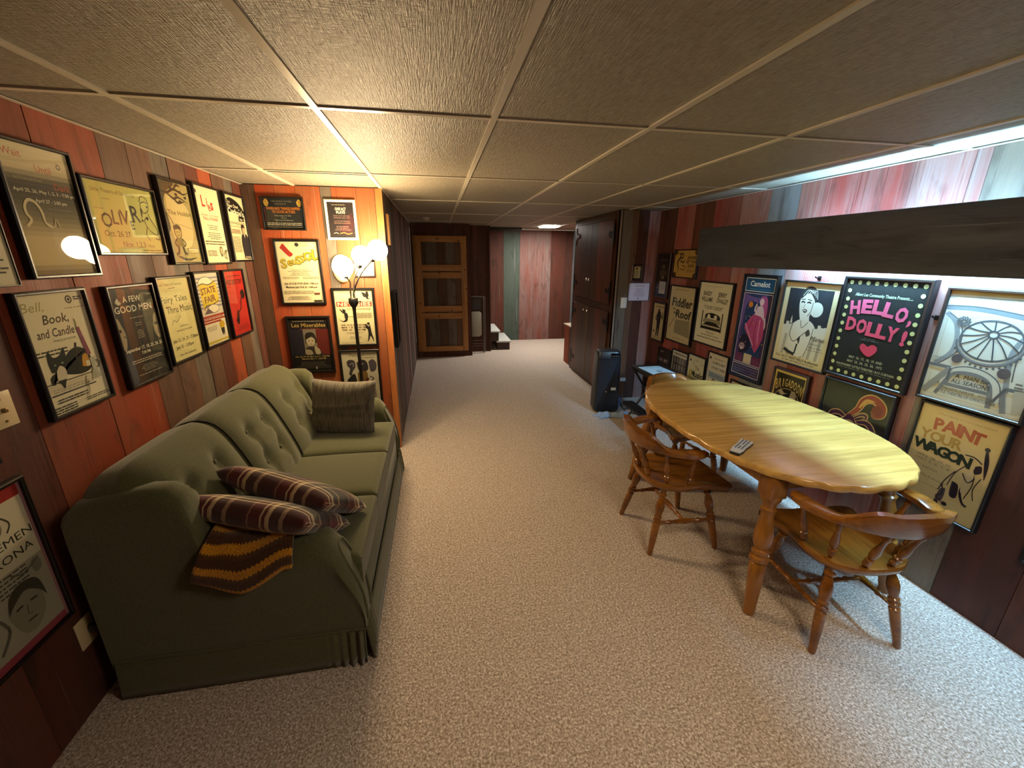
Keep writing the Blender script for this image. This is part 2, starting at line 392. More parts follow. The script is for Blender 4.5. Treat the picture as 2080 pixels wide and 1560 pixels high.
# ------------------------------------------------------------------ built-in cabinet
cabm = [wood_mat('cabinet_stained_'+n, *c, 2, 0.42) for n, c in (('dark', ('#26140a', '#3d2312', '#4c2c16')), ('mid', ('#2e170a', '#482612', '#5e3418')), ('red', ('#3a1a0a', '#5e2c12', '#74391a')))]
iron = mat('black_iron', '#0d0c0b', 0.5, 0.6)
cb = thing('built_in_cabinet', 'tall dark stained plank cabinet with black iron hinges along the corridor', 'cabinet', (XC, YP, 0))
bm = BMN(); box(bm, 0.008, 0.03, 0.001, 1.50, 0, CH-0.001, 0)
for y0, y1 in ((0.001, 0.13), (1.40, 1.50)): box(bm, 0.0, 0.012, y0, y1, 0, CH-0.001, 0)
for z0, z1 in ((0, 0.05), (1.03, 1.10), (2.04, CH-0.001)): box(bm, -0.001, 0.012, 0.13, 1.40, z0, z1, 0)
mk('body', bm, cabm[0], cb, smooth=0)
steel = mat('polished_knob', '#d8d0c0', 0.12, 1.0)
def cdoor(y0, y1, z0, z1, hinge_hi, knobp, zs):
    bm = BMN(); n = 3; ys = [y0+(y1-y0)*k/n for k in range(n+1)]
    for k in range(n): box(bm, -0.014, 0.006, ys[k]+0.001, ys[k+1]-0.001, z0+0.004, z1-0.004, (k+(0 if hinge_hi else 1)) % 3)
    d = mk('door', bm, cabm, cb, smooth=0)
    bm = BMN(); lathe(bm, [(0.006, 0), (0.006, 0.012), (0.014, 0.02), (0.016, 0.027), (0.011, 0.034), (0.0, 0.036)], Matrix.Translation((-0.0145, knobp[0], knobp[1])) @ Matrix.Rotation(-pi/2, 4, 'Y'), 14, caps=False)
    mk('knob', bm, steel, d)
    for zc in zs:
        s = -1 if hinge_hi else 1; ye = y1 if hinge_hi else y0
        bm = BMN(); box(bm, -0.019, -0.0145, min(ye, ye-s*0.028), max(ye, ye-s*0.028), zc-0.11, zc+0.11, 0)
        pts = [(0, -0.05), (0.05, -0.018), (0.09, -0.012), (0.10, -0.035), (0.135, 0), (0.10, 0.035), (0.09, 0.012), (0.05, 0.018), (0, 0.05)]
        v0 = [bm.verts.new((-0.0145, ye+s*a, zc+b_)) for a, b_ in pts]; v1_ = [bm.verts.new((-0.019, ye+s*a, zc+b_)) for a, b_ in pts]
        bm.faces.new(v0); bm.faces.new(v1_)
        for q in range(len(pts)): bm.faces.new((v0[q], v0[(q+1) % len(pts)], v1_[(q+1) % len(pts)], v1_[q]))
        mk('strap_hinge', bm, iron, d, smooth=0)
cdoor(0.135, 0.80, 1.105, 2.035, False, (0.765, 1.357), (1.88, 1.26)); cdoor(0.805, 1.395, 1.105, 2.035, True, (0.845, 1.358), (1.90, 1.29))
cdoor(0.135, 0.80, 0.055, 1.025, False, (0.765, 0.962), (0.90, 0.22)); cdoor(0.805, 1.395, 0.055, 1.025, True, (0.89, 0.963), (0.90, 0.22))
bm = BMN(); box(bm, -0.0165, -0.0145, 0.797, 0.812, 0.06, 1.02, 0); mk('edge_strip', bm, wood_mat('raw_door_edge', '#6a4a2a', '#8c6a44', '#a08058', 2, 0.6), cb, smooth=0)

# ------------------------------------------------------------------ light fittings
fx = thing('square_or_fill_light', 'square lit ceiling light in front of the far red boards', 'ceiling light', (1.90, 7.18, CH))
bm = BMN()
for q in ((-0.16, -0.135, -0.2, 0.2), (0.135, 0.16, -0.2, 0.2), (-0.135, 0.135, -0.2, -0.175), (-0.135, 0.135, 0.175, 0.2)): box(bm, *q, -0.012, -0.0005, 0)
mk('frame', bm, tbar, fx, smooth=0)
bm = BMN(); box(bm, -0.134, 0.134, -0.174, 0.174, -0.008, -0.001); mk('diffuser', bm, emit('lit_diffuser', (1.0, 0.95, 0.86, 1), PANEL_W), fx, smooth=0)

rl = thing('square_or_fill_light', 'added unseen fill light above the carpet before the near end of the table', 'ceiling light', (1.145, 0.18, CH))  # fill light added out of view to brighten carpet and table from above
bm = BMN()
for q in ((-0.30, -0.275, -0.30, 0.30), (0.275, 0.30, -0.30, 0.30), (-0.275, 0.275, -0.30, -0.275), (-0.275, 0.275, 0.275, 0.30)): box(bm, *q, -0.012, -0.0005, 0)
mk('frame', bm, tbar, rl, smooth=0)  # frame of the added fill light
bm = BMN(); box(bm, -0.274, 0.274, -0.274, 0.274, -0.008, -0.001); mk('diffuser', bm, emit('fill_diffuser_warm', (1.0, 0.80, 0.56, 1), FILL_W), rl, smooth=0)

va = thing('light_valance', 'long rough charcoal plank hiding a lamp above the posters', 'light valance', (2.25, 0.55, 1.57))
bm = BMN(); box(bm, -0.02, 0.018, 0, 2.855, 0, 0.303, 0, bev=0.004)
plank = board_mat('valance_plank', '#50535a', '#40434a', '#27282b', 0.5, 0.7)
t = NT(plank)      # grain runs along the plank
for n_ in plank.node_tree.nodes:
    if n_.type == 'MAPPING':
        s3 = n_.inputs['Scale'].default_value; a_ = (s3[0], s3[2], s3[0]); n_.inputs['Scale'].default_value = a_
mk('front_plank', bm, plank, va)
for y in (0.08, 1.45, 2.70):
    bm = BMN(); box(bm, 0.018, XR-2.25-0.004, y, y+0.035, 0.19, 0.235, 0); mk('bracket', bm, BM['char'], va, smooth=0)
fl = thing('fluorescent_light', 'cool white tube lamp hidden behind the charcoal plank', 'lamp', (2.34, 0.58, 1.70))
bm = BMN(); box(bm, 0.012, XR-2.34-0.0035, 0, 1.90, -0.03, 0.03, bev=0.004); mk('housing', bm, mat('white_enamel', '#d8dcdc', 0.4), fl)
bm = BMN(); lathe(bm, [(0.0125, 0), (0.0125, 1.82)], Matrix.Translation((-0.012, 0.04, -0.022)) @ Matrix.Rotation(-pi/2, 4, 'X'), 12); mk('tube', bm, emit('cool_tube_glow', (0.34, 0.67, 1.0, 1), TUBE_W), fl)
wsk = mat('white_socket', '#c8c8c4', 0.5)
for y in (0.02, 1.86):
    bm = BMN(); box(bm, -0.026, 0.012, y, y+0.018, -0.036, 0.01, bev=0.003); mk('socket', bm, wsk, fl)

sd = thing('smoke_detector', 'small round white smoke detector on the ceiling near the door', 'smoke detector', (-0.10, 5.85, CH))
bm = BMN(); lathe(bm, [(0.052, -0.0005), (0.052, -0.018), (0.044, -0.03), (0.02, -0.034), (0.0, -0.034)], seg=24, caps=False); mk('housing', bm, mat('white_plastic', '#b8b2a4', 0.4), sd)
bm = BMN(); lathe(bm, [(0.012, -0.0345), (0.012, -0.039), (0.0, -0.041)], seg=14, caps=False); mk('button', bm, mat('button_plastic', '#d8d4c8', 0.3), sd)
# ------------------------------------------------------------------ sofa
green = fabric_mat('sofa_green_tweed', '#46472f', '#626243', 380, 0.95, 0.4, 0.3)
piping_m = fabric_mat('sofa_piping_dark', '#1c1c12', '#2c2c1e', 300)
SY0, SY1 = 1.415, 3.085
so = thing('sofa', 'dark green tufted three seat sofa with rolled back against left wall', 'sofa', (-0.85, 2.25, 0))
def SO(x, y, z): return (x+0.85, y-2.25, z)
# base
bm = BMN(); box(bm, *(-1.26+.85, -0.362+.85), SY0+.03-2.25, SY1-.03-2.25, 0.13, 0.325, bev=0.012); mk('base', bm, green, so)
# seat cushions
def cushion(y0, y1, x0=-0.92, x1=-0.355, z0=0.31, z1=0.475, tleft=0.0):
    bm = BMN(); n = 14
    def P(u, v, top):
        x = x0+(x1-x0)*u; y = y0+(y1-y0)*v
        e = min(u, 1-u)*(x1-x0); g = min(v, 1-v)*(y1-y0)
        r = 0.035
        def fall(d): return 0 if d >= r else (1-math.sqrt(max(0, 1-((r-d)/r)**2)))
        dome = 0.018*(sin(pi*u)*sin(pi*v))**0.5 if 0 < u < 1 and 0 < v < 1 else 0
        z = z1-r*1.0*max(fall(e), fall(g))+dome if top else z0+r*max(fall(e), fall(g))
        return SO(x, y, z)
    us = [0, .01, .03, .06]+[.06+.88*i/n for i in range(1, n)]+[.94, .97, .99, 1]
    T = [[bm.verts.new(P(u, v, True)) for v in us] for u in us]; B = [[bm.verts.new(P(u, v, False)) for v in us] for u in us]
    N = len(us)
    for i in range(N-1):
        for j in range(N-1):
            bm.faces.new((T[i][j], T[i+1][j], T[i+1][j+1], T[i][j+1])); bm.faces.new((B[i][j], B[i][j+1], B[i+1][j+1], B[i+1][j]))
    rim = [(i, 0) for i in range(N)]+[(N-1, j) for j in range(1, N)]+[(i, N-1) for i in range(N-2, -1, -1)]+[(0, j) for j in range(N-2, 0, -1)]
    for a, b in zip(rim, rim[1:]+rim[:1]): bm.faces.new((T[a[0]][a[1]], B[a[0]][a[1]], B[b[0]][b[1]], T[b[0]][b[1]]))
    c = mk('seat_cushion', bm, green, so, 60)
    bm = BMN(); ps = [P(.985, v, True) for v in (0.02, .25, .5, .75, .98)]
    tube(bm, [(p[0]+0.004, p[1], p[2]-0.006) for p in ps], 0.0045, 6); mk('piping', bm, green, c)
cushion(1.475, 1.952); cushion(1.955, 2.446); cushion(2.449, 2.935)
# back: three tufted sections following a rolled profile
prof = crom([(-0.86, 0, 0.40), (-0.875, 0, 0.50), (-0.925, 0, 0.64), (-0.985, 0, 0.78), (-1.04, 0, 0.868), (-1.10, 0, 0.902), (-1.17, 0, 0.898), (-1.24, 0, 0.86), (-1.275, 0, 0.78), (-1.285, 0, 0.6), (-1.285, 0, 0.35), (-1.285, 0, 0.12)], 4)
secy = [(1.432, 1.972), (1.976, 2.462), (2.466, 3.068)]
NP = len(prof)
def back_pt(i, v, y0, y1, k):
    p = prof[i]; t = i/(NP-1)
    a, b = prof[max(i-1, 0)], prof[min(i+1, NP-1)]; d = Vector((b.x-a.x, 0, b.z-a.z)).normalized(); nrm = Vector((d.z, 0, -d.x))
    if nrm.dot(Vector((1, 0, 0.6))) < 0 and i < NP*0.5: nrm = -nrm
    y = y0+(y1-y0)*v; z = p.z
    h = 0.028*(1-(2*v-1)**6)                                # crown of the section
    if i < 22:
        for bv in (0.31, 0.70):
            for bz in (0.62, 0.775):
                dy = (v-bv)*(y1-y0); dz = (z-bz); r2 = dy*dy+dz*dz
                h -= 0.029*math.exp(-r2/0.0016)
            # folds running down between the buttons and the seat, and up to the crown
            dy = abs((v-bv)*(y1-y0)-0.012*sin((z-0.5)*40))
            if z < 0.80: h -= 0.011*math.exp(-(dy/0.014)**2)*(1 if z > 0.45 else 0.3)
        if 0.30 < v < 0.71 and 0: pass
        for bz in (0.62, 0.775):
            sw = abs(z-(bz-0.03*math.sin(pi*(v-0.31)/0.39))) if 0.31 < v < 0.70 else 9
            h -= 0.009*math.exp(-(sw/0.012)**2)
    else: h *= 0.4
    e_ = v*(y1-y0) if k == 0 else ((1-v)*(y1-y0) if k == 2 else 1.0)
    if e_ < 0.17: h -= 0.085*(1-math.sqrt(max(0, 1-((0.17-e_)/0.17)**2)))
    q = p+nrm*h
    return SO(q.x, y, q.z)
for k, (y0, y1) in enumerate(secy):
    bm = BMN(); nv = 30
    V = [[bm.verts.new(back_pt(i, j/nv, y0, y1, k)) for j in range(nv+1)] for i in range(NP)]
    for i in range(NP-1):
        for j in range(nv): bm.faces.new((V[i][j], V[i+1][j], V[i+1][j+1], V[i][j+1]))
    bm.faces.new([V[i][0] for i in range(NP)]); bm.faces.new([V[i][nv] for i in range(NP)][::-1])
    bk = mk('back_section', bm, green, so, 50)
    for bv in (0.31, 0.70):
        for bz in (0.62, 0.775):
            i = min(range(20), key=lambda q: abs(prof[q].z-bz)); c = back_pt(i, bv, y0, y1, k)
            bm = BMN(); bmesh.ops.create_uvsphere(bm, u_segments=10, v_segments=6, radius=0.011, matrix=Matrix.Translation((c[0]+0.004, c[1], c[2]+0.002)) @ Matrix.Diagonal((0.6, 1, 1, 1)))
            mk('button', bm, green, bk)
for y in (1.974, 2.464):
    bm = BMN(); tube(bm, [SO(p.x+0.014, y, p.z+0.006) for p in prof[3:32:2]], 0.006, 6, smooth=0); mk('seam_piping', bm, piping_m, so)
# arms with wings
def arm(yo, yi, sgn, nm):
    """yo = outer side y, yi = inner side y"""
    bm = BMN(); secs = []
    st_ = [(-1.275, 0.80, 0), (-1.24, 0.835, 0), (-1.15, 0.858, 0), (-1.02, 0.872, 0), (-0.955, 0.868, 0), (-0.918, 0.835, 0), (-0.903, 0.77, 0), (-0.89, 0.68, 0.2), (-0.865, 0.61, 0.6), (-0.78, 0.575, 1), (-0.68, 0.58, 1), (-0.58, 0.605, 1), (-0.50, 0.622, 1), (-0.462, 0.612, 1), (-0.435, 0.575, 1), (-0.405, 0.50, 0.9), (-0.375, 0.42, 0.7), (-0.357, 0.34, 0.5), (-0.35, 0.25, 0.3), (-0.352, 0.16, 0.2)]
    for x, zt, r in st_:
        w = abs(yi-yo); zb = 0.13; pts = []
        fl = 0.03*r                                            # roll bulges outwards
        prof_ = [(0.0, zb), (0.0, zb+(zt-zb)*0.45), (-0.1*r, zt-0.13*min(1, (zt-zb)/0.3)), (-0.22*r, zt-0.075*min(1, (zt-zb)/0.3)), (-0.16*r+0.02, zt-0.028), (0.14, zt-0.006), (0.40, zt), (0.68, zt-0.006), (0.90, zt-0.035), (1.0, zt-0.085*min(1, (zt-zb)/0.3)), (1.0, zb+(zt-zb)*0.45), (1.0, zb)]
        for a, z in prof_:
            pts.append(SO(x, yo+(yi-yo)*a, z))
        secs.append(pts)
    loft(bm, secs)
    a = mk('arm', bm, green, so, 60)
    # inset front panel outlined with piping
    bm = BMN(); m = (yo+yi)/2; w = abs(yi-yo)
    pts = []
    for x, z, q in ((-0.351, 0.19, .30), (-0.350, 0.26, .33), (-0.358, 0.335, .34), (-0.376, 0.408, .34), (-0.406, 0.484, .32), (-0.432, 0.552, .18)): pts.append((x+0.004, m-q*w, z+0.002))
    pts += [(x, 2*m-y, z) for x, y, z in pts[::-1]]
    tube(bm, [SO(*p) for p in pts], 0.006, 6); mk('piping', bm, green, a)
arm(SY0, 1.545, 1, 'near'); arm(SY1, 2.955, -1, 'far')
# skirt with kick pleats
def skirt(path, nm):
    bm = BMN(); P = []
    for (a, b, n) in path:
        a, b = Vector(a), Vector(b); nn = Vector((b.y-a.y, -(b.x-a.x), 0)).normalized(); L = (b-a).length
        for i in range(n):
            tt = i/n; d = min(tt, 1-tt)*L; am = 0.013*math.exp(-(d/0.10)**2) if tt > 0.5 or path[0][2] > 200 else 0.0
            P.append((a+(b-a)*tt+nn*am*sin(tt*L*2*pi/0.035), nn))
    P.append((Vector(path[-1][1]), P[-1][1]))
    V = []
    for p, nn in P: V.append([bm.verts.new(SO(*(p+nn*f+Vector((0, 0, z))))) for z, f in ((0.165, 0.0), (0.15, 0.004), (0.10, 0.010), (0.05, 0.016), (0.006, 0.02))])
    for a, b in zip(V, V[1:]):
        for j in range(4): bm.faces.new((a[j], b[j], b[j+1], a[j+1]))
    sk = mk('skirt', bm, green, so, 80); md = sk.modifiers.new('thickness', 'SOLIDIFY'); md.thickness = 0.004; md.offset = -1
skirt([((-1.262, SY0-0.004, 0), (-0.36, SY0-0.004, 0), 150)], 'side')
skirt([((-0.352, SY0-0.01, 0), (-0.352, SY1+0.01, 0), 240)], 'front')
bm = BMN(); tube(bm, [SO(-0.352, SY0, 0.168), SO(-0.347, SY1, 0.168)], 0.005, 6, smooth=0); tube(bm, [SO(-1.262, SY0-0.004, 0.168), SO(-0.352, SY0-0.004, 0.168)], 0.005, 6, smooth=0)
mk('welt', bm, green, so)

# ------------------------------------------------------------------ pillows and blanket
def pillow_mesh(bm, W, H, T, n=26, wr=None, corner=0.10):
    def P(u, v, s):
        a, b = 2*u-1, 2*v-1
        k = max(0.0, (1-abs(a)**7)*(1-abs(b)**7))**0.5*(0.72+0.28*(1-a*a)*(1-b*b))
        pin = 1-corner*(1-abs(a)**1.0)*0.55*abs(b)**4; pin2 = 1-corner*(1-abs(b))*0.55*abs(a)**4
        x, y, z = a*W/2*pin2, b*H/2*pin, s*T/2*k
        if wr: x, y, z = wr(a, b, s, x, y, z)
        return (x, y, z)
    vs = {}
    def V(i, j, s):
        e = i in (0, n) or j in (0, n); key = (i, j, 0 if e else s)
        if key not in vs: vs[key] = bm.verts.new(P(i/n, j/n, s))
        return vs[key]
    for s in (1, -1):
        for i in range(n):
            for j in range(n):
                q = [V(i, j, s), V(i+1, j, s), V(i+1, j+1, s), V(i, j+1, s)]
                bm.faces.new(q if s > 0 else q[::-1])
def plaid_mat():
    m = mat('plaid_wool', rough=0.95, spec=0.1, sheen=0.3); t = NT(m)
    c = t.n('ShaderNodeTexCoord'); sp = t.n('ShaderNodeSeparateXYZ'); t.l(c.outputs['Object'], sp.inputs[0])
    def band(sock):
        f = t.math('FRACT', t.math('ADD', t.math('MULTIPLY', sock, 4.4), 10.12))
        st = [(0, '#241f1c'), (0.20, '#241f1c'), (0.205, '#5a2622'), (0.24, '#5a2622'), (0.245, '#b8a480'), (0.26, '#571f1e'), (0.46, '#5a2422'), (0.465, '#f0dcae'), (0.50, '#571f1e'), (0.56, '#e4cc9a'), (0.60, '#f0dcae'), (0.635, '#2c302a'), (0.80, '#2e342c'), (0.805, '#b09878'), (0.88, '#241f1c')]
        return t.ramp(f, st, 'CONSTANT')
    col = t.mix(0.5, band(sp.outputs[0]), band(sp.outputs[1]))
    a = t.noise(t.coord(), 260, 2); col = t.mix(t.math('MULTIPLY', a, 0.25), col, '#1a1614')
    t.color(col); t.bump(a, 0.3, 0.002); return m
plaid = plaid_mat()
def euler(x, y, z): return (rad(x), rad(y), rad(z))
p1 = thing('plaid_pillow', 'plaid throw pillow nearest the near sofa arm lying on the striped afghan', 'pillow', (-0.71, 1.585, 0.635), group='plaid pillows on the sofa'); p1.rotation_euler = euler(-36, 4, -18)
bm = BMN(); pillow_mesh(bm, 0.53, 0.37, 0.125); mk('cover', bm, plaid, p1, 80)
p2 = copy_tree(p1); p2.location = (-0.66, 1.75, 0.64); p2.rotation_euler = euler(-36, 8, -24)
tag(p2, 'plaid throw pillow tucked behind the other plaid one, towards the middle seat')
gp_m = mat('pillow_grey_stripe', rough=0.95, spec=0.1, sheen=0.3); t = NT(gp_m)
a = t.noise(t.coord((240, 12, 12)), 1, 3); b = t.noise(t.coord((60, 6, 6)), 1, 3)
t.color(t.mix(t.ramp(a, [(0.36, (0, 0, 0)), (0.6, (1, 1, 1))]), t.ramp(b, [(0.3, '#3c3830'), (0.7, '#565046')]), '#756e60')); t.bump(a, 0.4, 0.003)
def wrk(a, b, s, x, y, z):
    if s > 0:
        z -= 0.013*math.exp(-((b+0.12-0.10*a-0.05*sin(4*a))/0.07)**2)*(0.4+0.6*abs(a)); z -= 0.008*math.exp(-((b+0.32+0.12*a*a)/0.06)**2)
        z += 0.008*math.exp(-((b-0.03-0.1*a)/0.06)**2)
    return x, y+0.012*a*a, z
g = thing('grey_pillow', 'grey brown striped square pillow leaning against the far sofa arm', 'pillow', (-0.665, 2.79, 0.65)); g.rotation_euler = euler(74, 2, -9)
bm = BMN(); pillow_mesh(bm, 0.43, 0.36, 0.15, 26, wrk, 0.06); mk('cover', bm, gp_m, g, 80)
# crochet afghan draped over the near arm
af_m = mat('afghan_crochet', rough=0.98, spec=0.05, sheen=0.3); t = NT(af_m)
at = t.n('ShaderNodeAttribute', attribute_name='stripe'); zz = t.n('ShaderNodeAttribute', attribute_name='along')
wv = t.math('MULTIPLY', t.math('PINGPONG', t.math('MULTIPLY', zz.outputs['Fac'], 26.0), 0.5), 0.20)
f = t.math('FRACT', t.math('ADD', at.outputs['Fac'], wv))
a = t.noise(t.coord(), 200, 3)
t.color(t.mix(t.ramp(a, [(0.35, (0.5, 0.5, 0.5)), (0.55, (0, 0, 0))]), t.ramp(f, [(0, '#4a2c14'), (0.40, '#4a2c14'), (0.41, '#c98a1c'), (0.80, '#d0921e'), (0.81, '#5a3a1c')], 'CONSTANT'), '#2a180c')); t.bump(a, 0.8, 0.006)
bm = BMN(); NU, NV = 26, 34; stripe = []; along = []
path = crom([(1.66, 0.515), (1.60, 0.535), (1.565, 0.585), (1.52, 0.632), (1.47, 0.645), (1.42, 0.632), (1.387, 0.60), (1.378, 0.565), (1.380, 0.53)], 5)
V = []
for i in range(NU+1):
    u = i/NU; row = []
    for j in range(NV+1):
        v = j/NV; k = v*(len(path)-1); k0 = min(int(k), len(path)-2); p = path[k0].lerp(path[k0+1], k-k0)
        over = max(0.0, v-0.55)/0.45
        x = -0.885+0.30*u - 0.03*over*(1-u) + 0.02*sin(6*u+3*v)
        dz = 0.0
        if v > 0.5: dz = -0.05*over*sin(pi*min(1, u*1.15))**1.0 
        arch = 0.0
        row.append(bm.verts.new((x, p.x-0.006*sin(9*u+2)*over, p.y+0.006*sin(12*u+5*v)+dz-0.035*(1-abs(2*u-1))*(1 if v > .2 else v*5)+0.012))); stripe.append(v*5.4+0.35*u); along.append(u)
    V.append(row)
for i in range(NU):
    for j in range(NV): bm.faces.new((V[i][j], V[i+1][j], V[i+1][j+1], V[i][j+1]))
af = mk('afghan_blanket', bm, af_m, smooth=80)
for nm, dat in (('stripe', stripe), ('along', along)):
    x = af.data.attributes.new(nm, 'FLOAT', 'POINT'); x.data.foreach_set('value', dat)
md = af.modifiers.new('thickness', 'SOLIDIFY'); md.thickness = 0.012; md.offset = 1
tag(af, 'brown and mustard zigzag crochet blanket draped over the near sofa arm', 'blanket')

# ------------------------------------------------------------------ floor lamp
lm = thing('floor_lamp', 'black three globe floor lamp standing behind the far sofa arm', 'lamp', (-0.61, 3.23, 0))
black = mat('lamp_black', '#0c0b0a', 0.35); chrome = mat('lamp_gooseneck_nickel', '#8f8678', 0.25, 0.9)
bm = BMN(); lathe(bm, [(0.13, 0), (0.13, 0.012), (0.10, 0.022), (0.03, 0.03), (0.014, 0.05)], seg=28); mk('base', bm, black, lm)
bm = BMN(); lathe(bm, [(0.0125, 0.03), (0.0125, 1.28)], seg=14); mk('pole', bm, black, lm)
bm = BMN(); lathe(bm, [(0.0125, 1.255), (0.014, 1.27), (0.034, 1.30), (0.034, 1.335), (0.03, 1.34)], seg=20); mk('hub', bm, black, lm)
bm = BMN(); lathe(bm, [(0.006, 0), (0.006, 0.014), (0.009, 0.016), (0.009, 0.022)], Matrix.Translation((0.032, -0.005, 1.315)) @ Matrix.Rotation(pi/2, 4, 'Y'), 10); mk('switch', bm, black, lm)
glow = emit('lit_globe', (1.0, 0.74, 0.42, 1), GLOBE_W)
for gx_, gy_, gz_, rr, col in ((0.205, -0.03, 1.675, 0.070, black), (0.095, -0.05, 1.638, 0.066, chrome), (-0.02, -0.13, 1.565, 0.070, chrome)):
    c = Vector((gx_, gy_, gz_)); s = Vector((0.012 if gx_ > 0 else -0.012, -0.008, 1.335)); d = (c-Vector((s.x*1.5, s.y, 1.40))).normalized()
    e = c-d*(rr+0.012)
    bm = BMN(); tube(bm, [s, s+Vector((0, 0, 0.05)), (s+Vector((0, 0, 0.06))).lerp(e, 0.45)+Vector((-0.01 if gx_ > 0 else 0.014, 0, 0.012)), e], 0.0062, 8); ar = mk('gooseneck', bm, col, lm)
    bm = BMN(); M, L = axis_matrix(e-d*0.012, e+d*0.02); lathe(bm, [(0.012, 0), (0.02, 0.01), (0.02, L)], M, 14); mk('socket_cup', bm, black, ar)
    bm = BMN(); bmesh.ops.create_uvsphere(bm, u_segments=24, v_segments=14, radius=rr, matrix=Matrix.Translation(c)); gl = mk('globe', bm, glow, lm)

# ------------------------------------------------------------------ dining table
maple = wood_mat('maple_top', '#946e34', '#c2964e', '#d4aa60', 0, 0.26, 0.35, 2.0, 26.0)
maple_d = wood_mat('maple_turned', '#66400f'.replace('0f','12'), '#8f5c20', '#a66f2a', 2, 0.28, 0.3, 5, 24)
tb = thing('dining_table', 'oval maple dining table with scalloped rim and turned legs', 'table', (1.81, 1.99, 0))
N = 224; out = []
for i in range(N):
    a = 2*pi*i/N; ca, sa = cos(a), sin(a); e = 2/2.35
    x = 0.515*math.copysign(abs(ca)**e, ca); y = 0.775*math.copysign(abs(sa)**e, sa)
    s = abs(sin(a*14))
    out.append((x, y, s))
bm = BMN()
def ringpts(off, amp, z): return [bm.verts.new((x*(1-off/0.52)*(1+amp*(s-0.5)), y*(1-off/0.77)*(1+amp*(s-0.5)), z)) for x, y, s in out]
R = [ringpts(0.02, 0, 0.704), ringpts(0.004, 0.016, 0.706), ringpts(0.0, 0.018, 0.716), ringpts(0.0, 0.010, 0.732), ringpts(0.004, 0.004, 0.7385), ringpts(0.010, 0, 0.74)]
for a, b in zip(R, R[1:]):
    for i in range(N): bm.faces.new((a[i], a[(i+1) % N], b[(i+1) % N], b[i]))
bm.faces.new(R[0][::-1]); bm.faces.new(R[-1])
top = mk('tabletop', bm, maple, tb, 40)
seam = mat('table_seam', '#3a220c', 0.6)
for y in (-0.235, 0.0, 0.235):
    hw = 0.505*(1-(abs(y)/0.775)**2.35)**(1/2.35)
    bm = BMN(); box(bm, -hw, hw, y-0.0008, y+0.0008, 0.7385, 0.7403); mk('leaf_seam', bm, seam, top, smooth=0)
bm = BMN()
for x0, x1, y0, y1 in ((-0.30, 0.30, -0.575, -0.553), (-0.30, 0.30, 0.553, 0.575), (-0.35, -0.328, -0.52, 0.52), (0.328, 0.35, -0.52, 0.52)): box(bm, x0, x1, y0, y1, 0.63, 0.7035)
mk('apron', bm, maple_d, tb, smooth=0)
LEGP = [(0, 0.024), (0.02, 0.027), (0.05, 0.026), (0.30, 0.034), (0.42, 0.037), (0.44, 0.030), (0.455, 0.041), (0.485, 0.043), (0.50, 0.031), (0.52, 0.037), (0.545, 0.037), (0.555, 0.027), (0.60, 0.038), (0.66, 0.042), (0.72, 0.038), (0.84, 0.027), (0.87, 0.033), (0.885, 0.037), (0.90, 0.028), (0.93, 0.030), (0.97, 0.045), (1, 0.046)]
for lx in (-0.385, 0.385):
    for ly in (-0.635, 0.635):
        tx, ty = math.copysign(0.328, lx), math.copysign(0.555, ly)
        bm = BMN(); turned(bm, (lx*1.03, ly*1.005, 0), (tx, ty, 0.595), LEGP, 20)
        box(bm, tx-0.043, tx+0.043, ty-0.043, ty+0.043, 0.59, 0.7035, bev=0.006)
        mk('leg', bm, maple_d, tb)

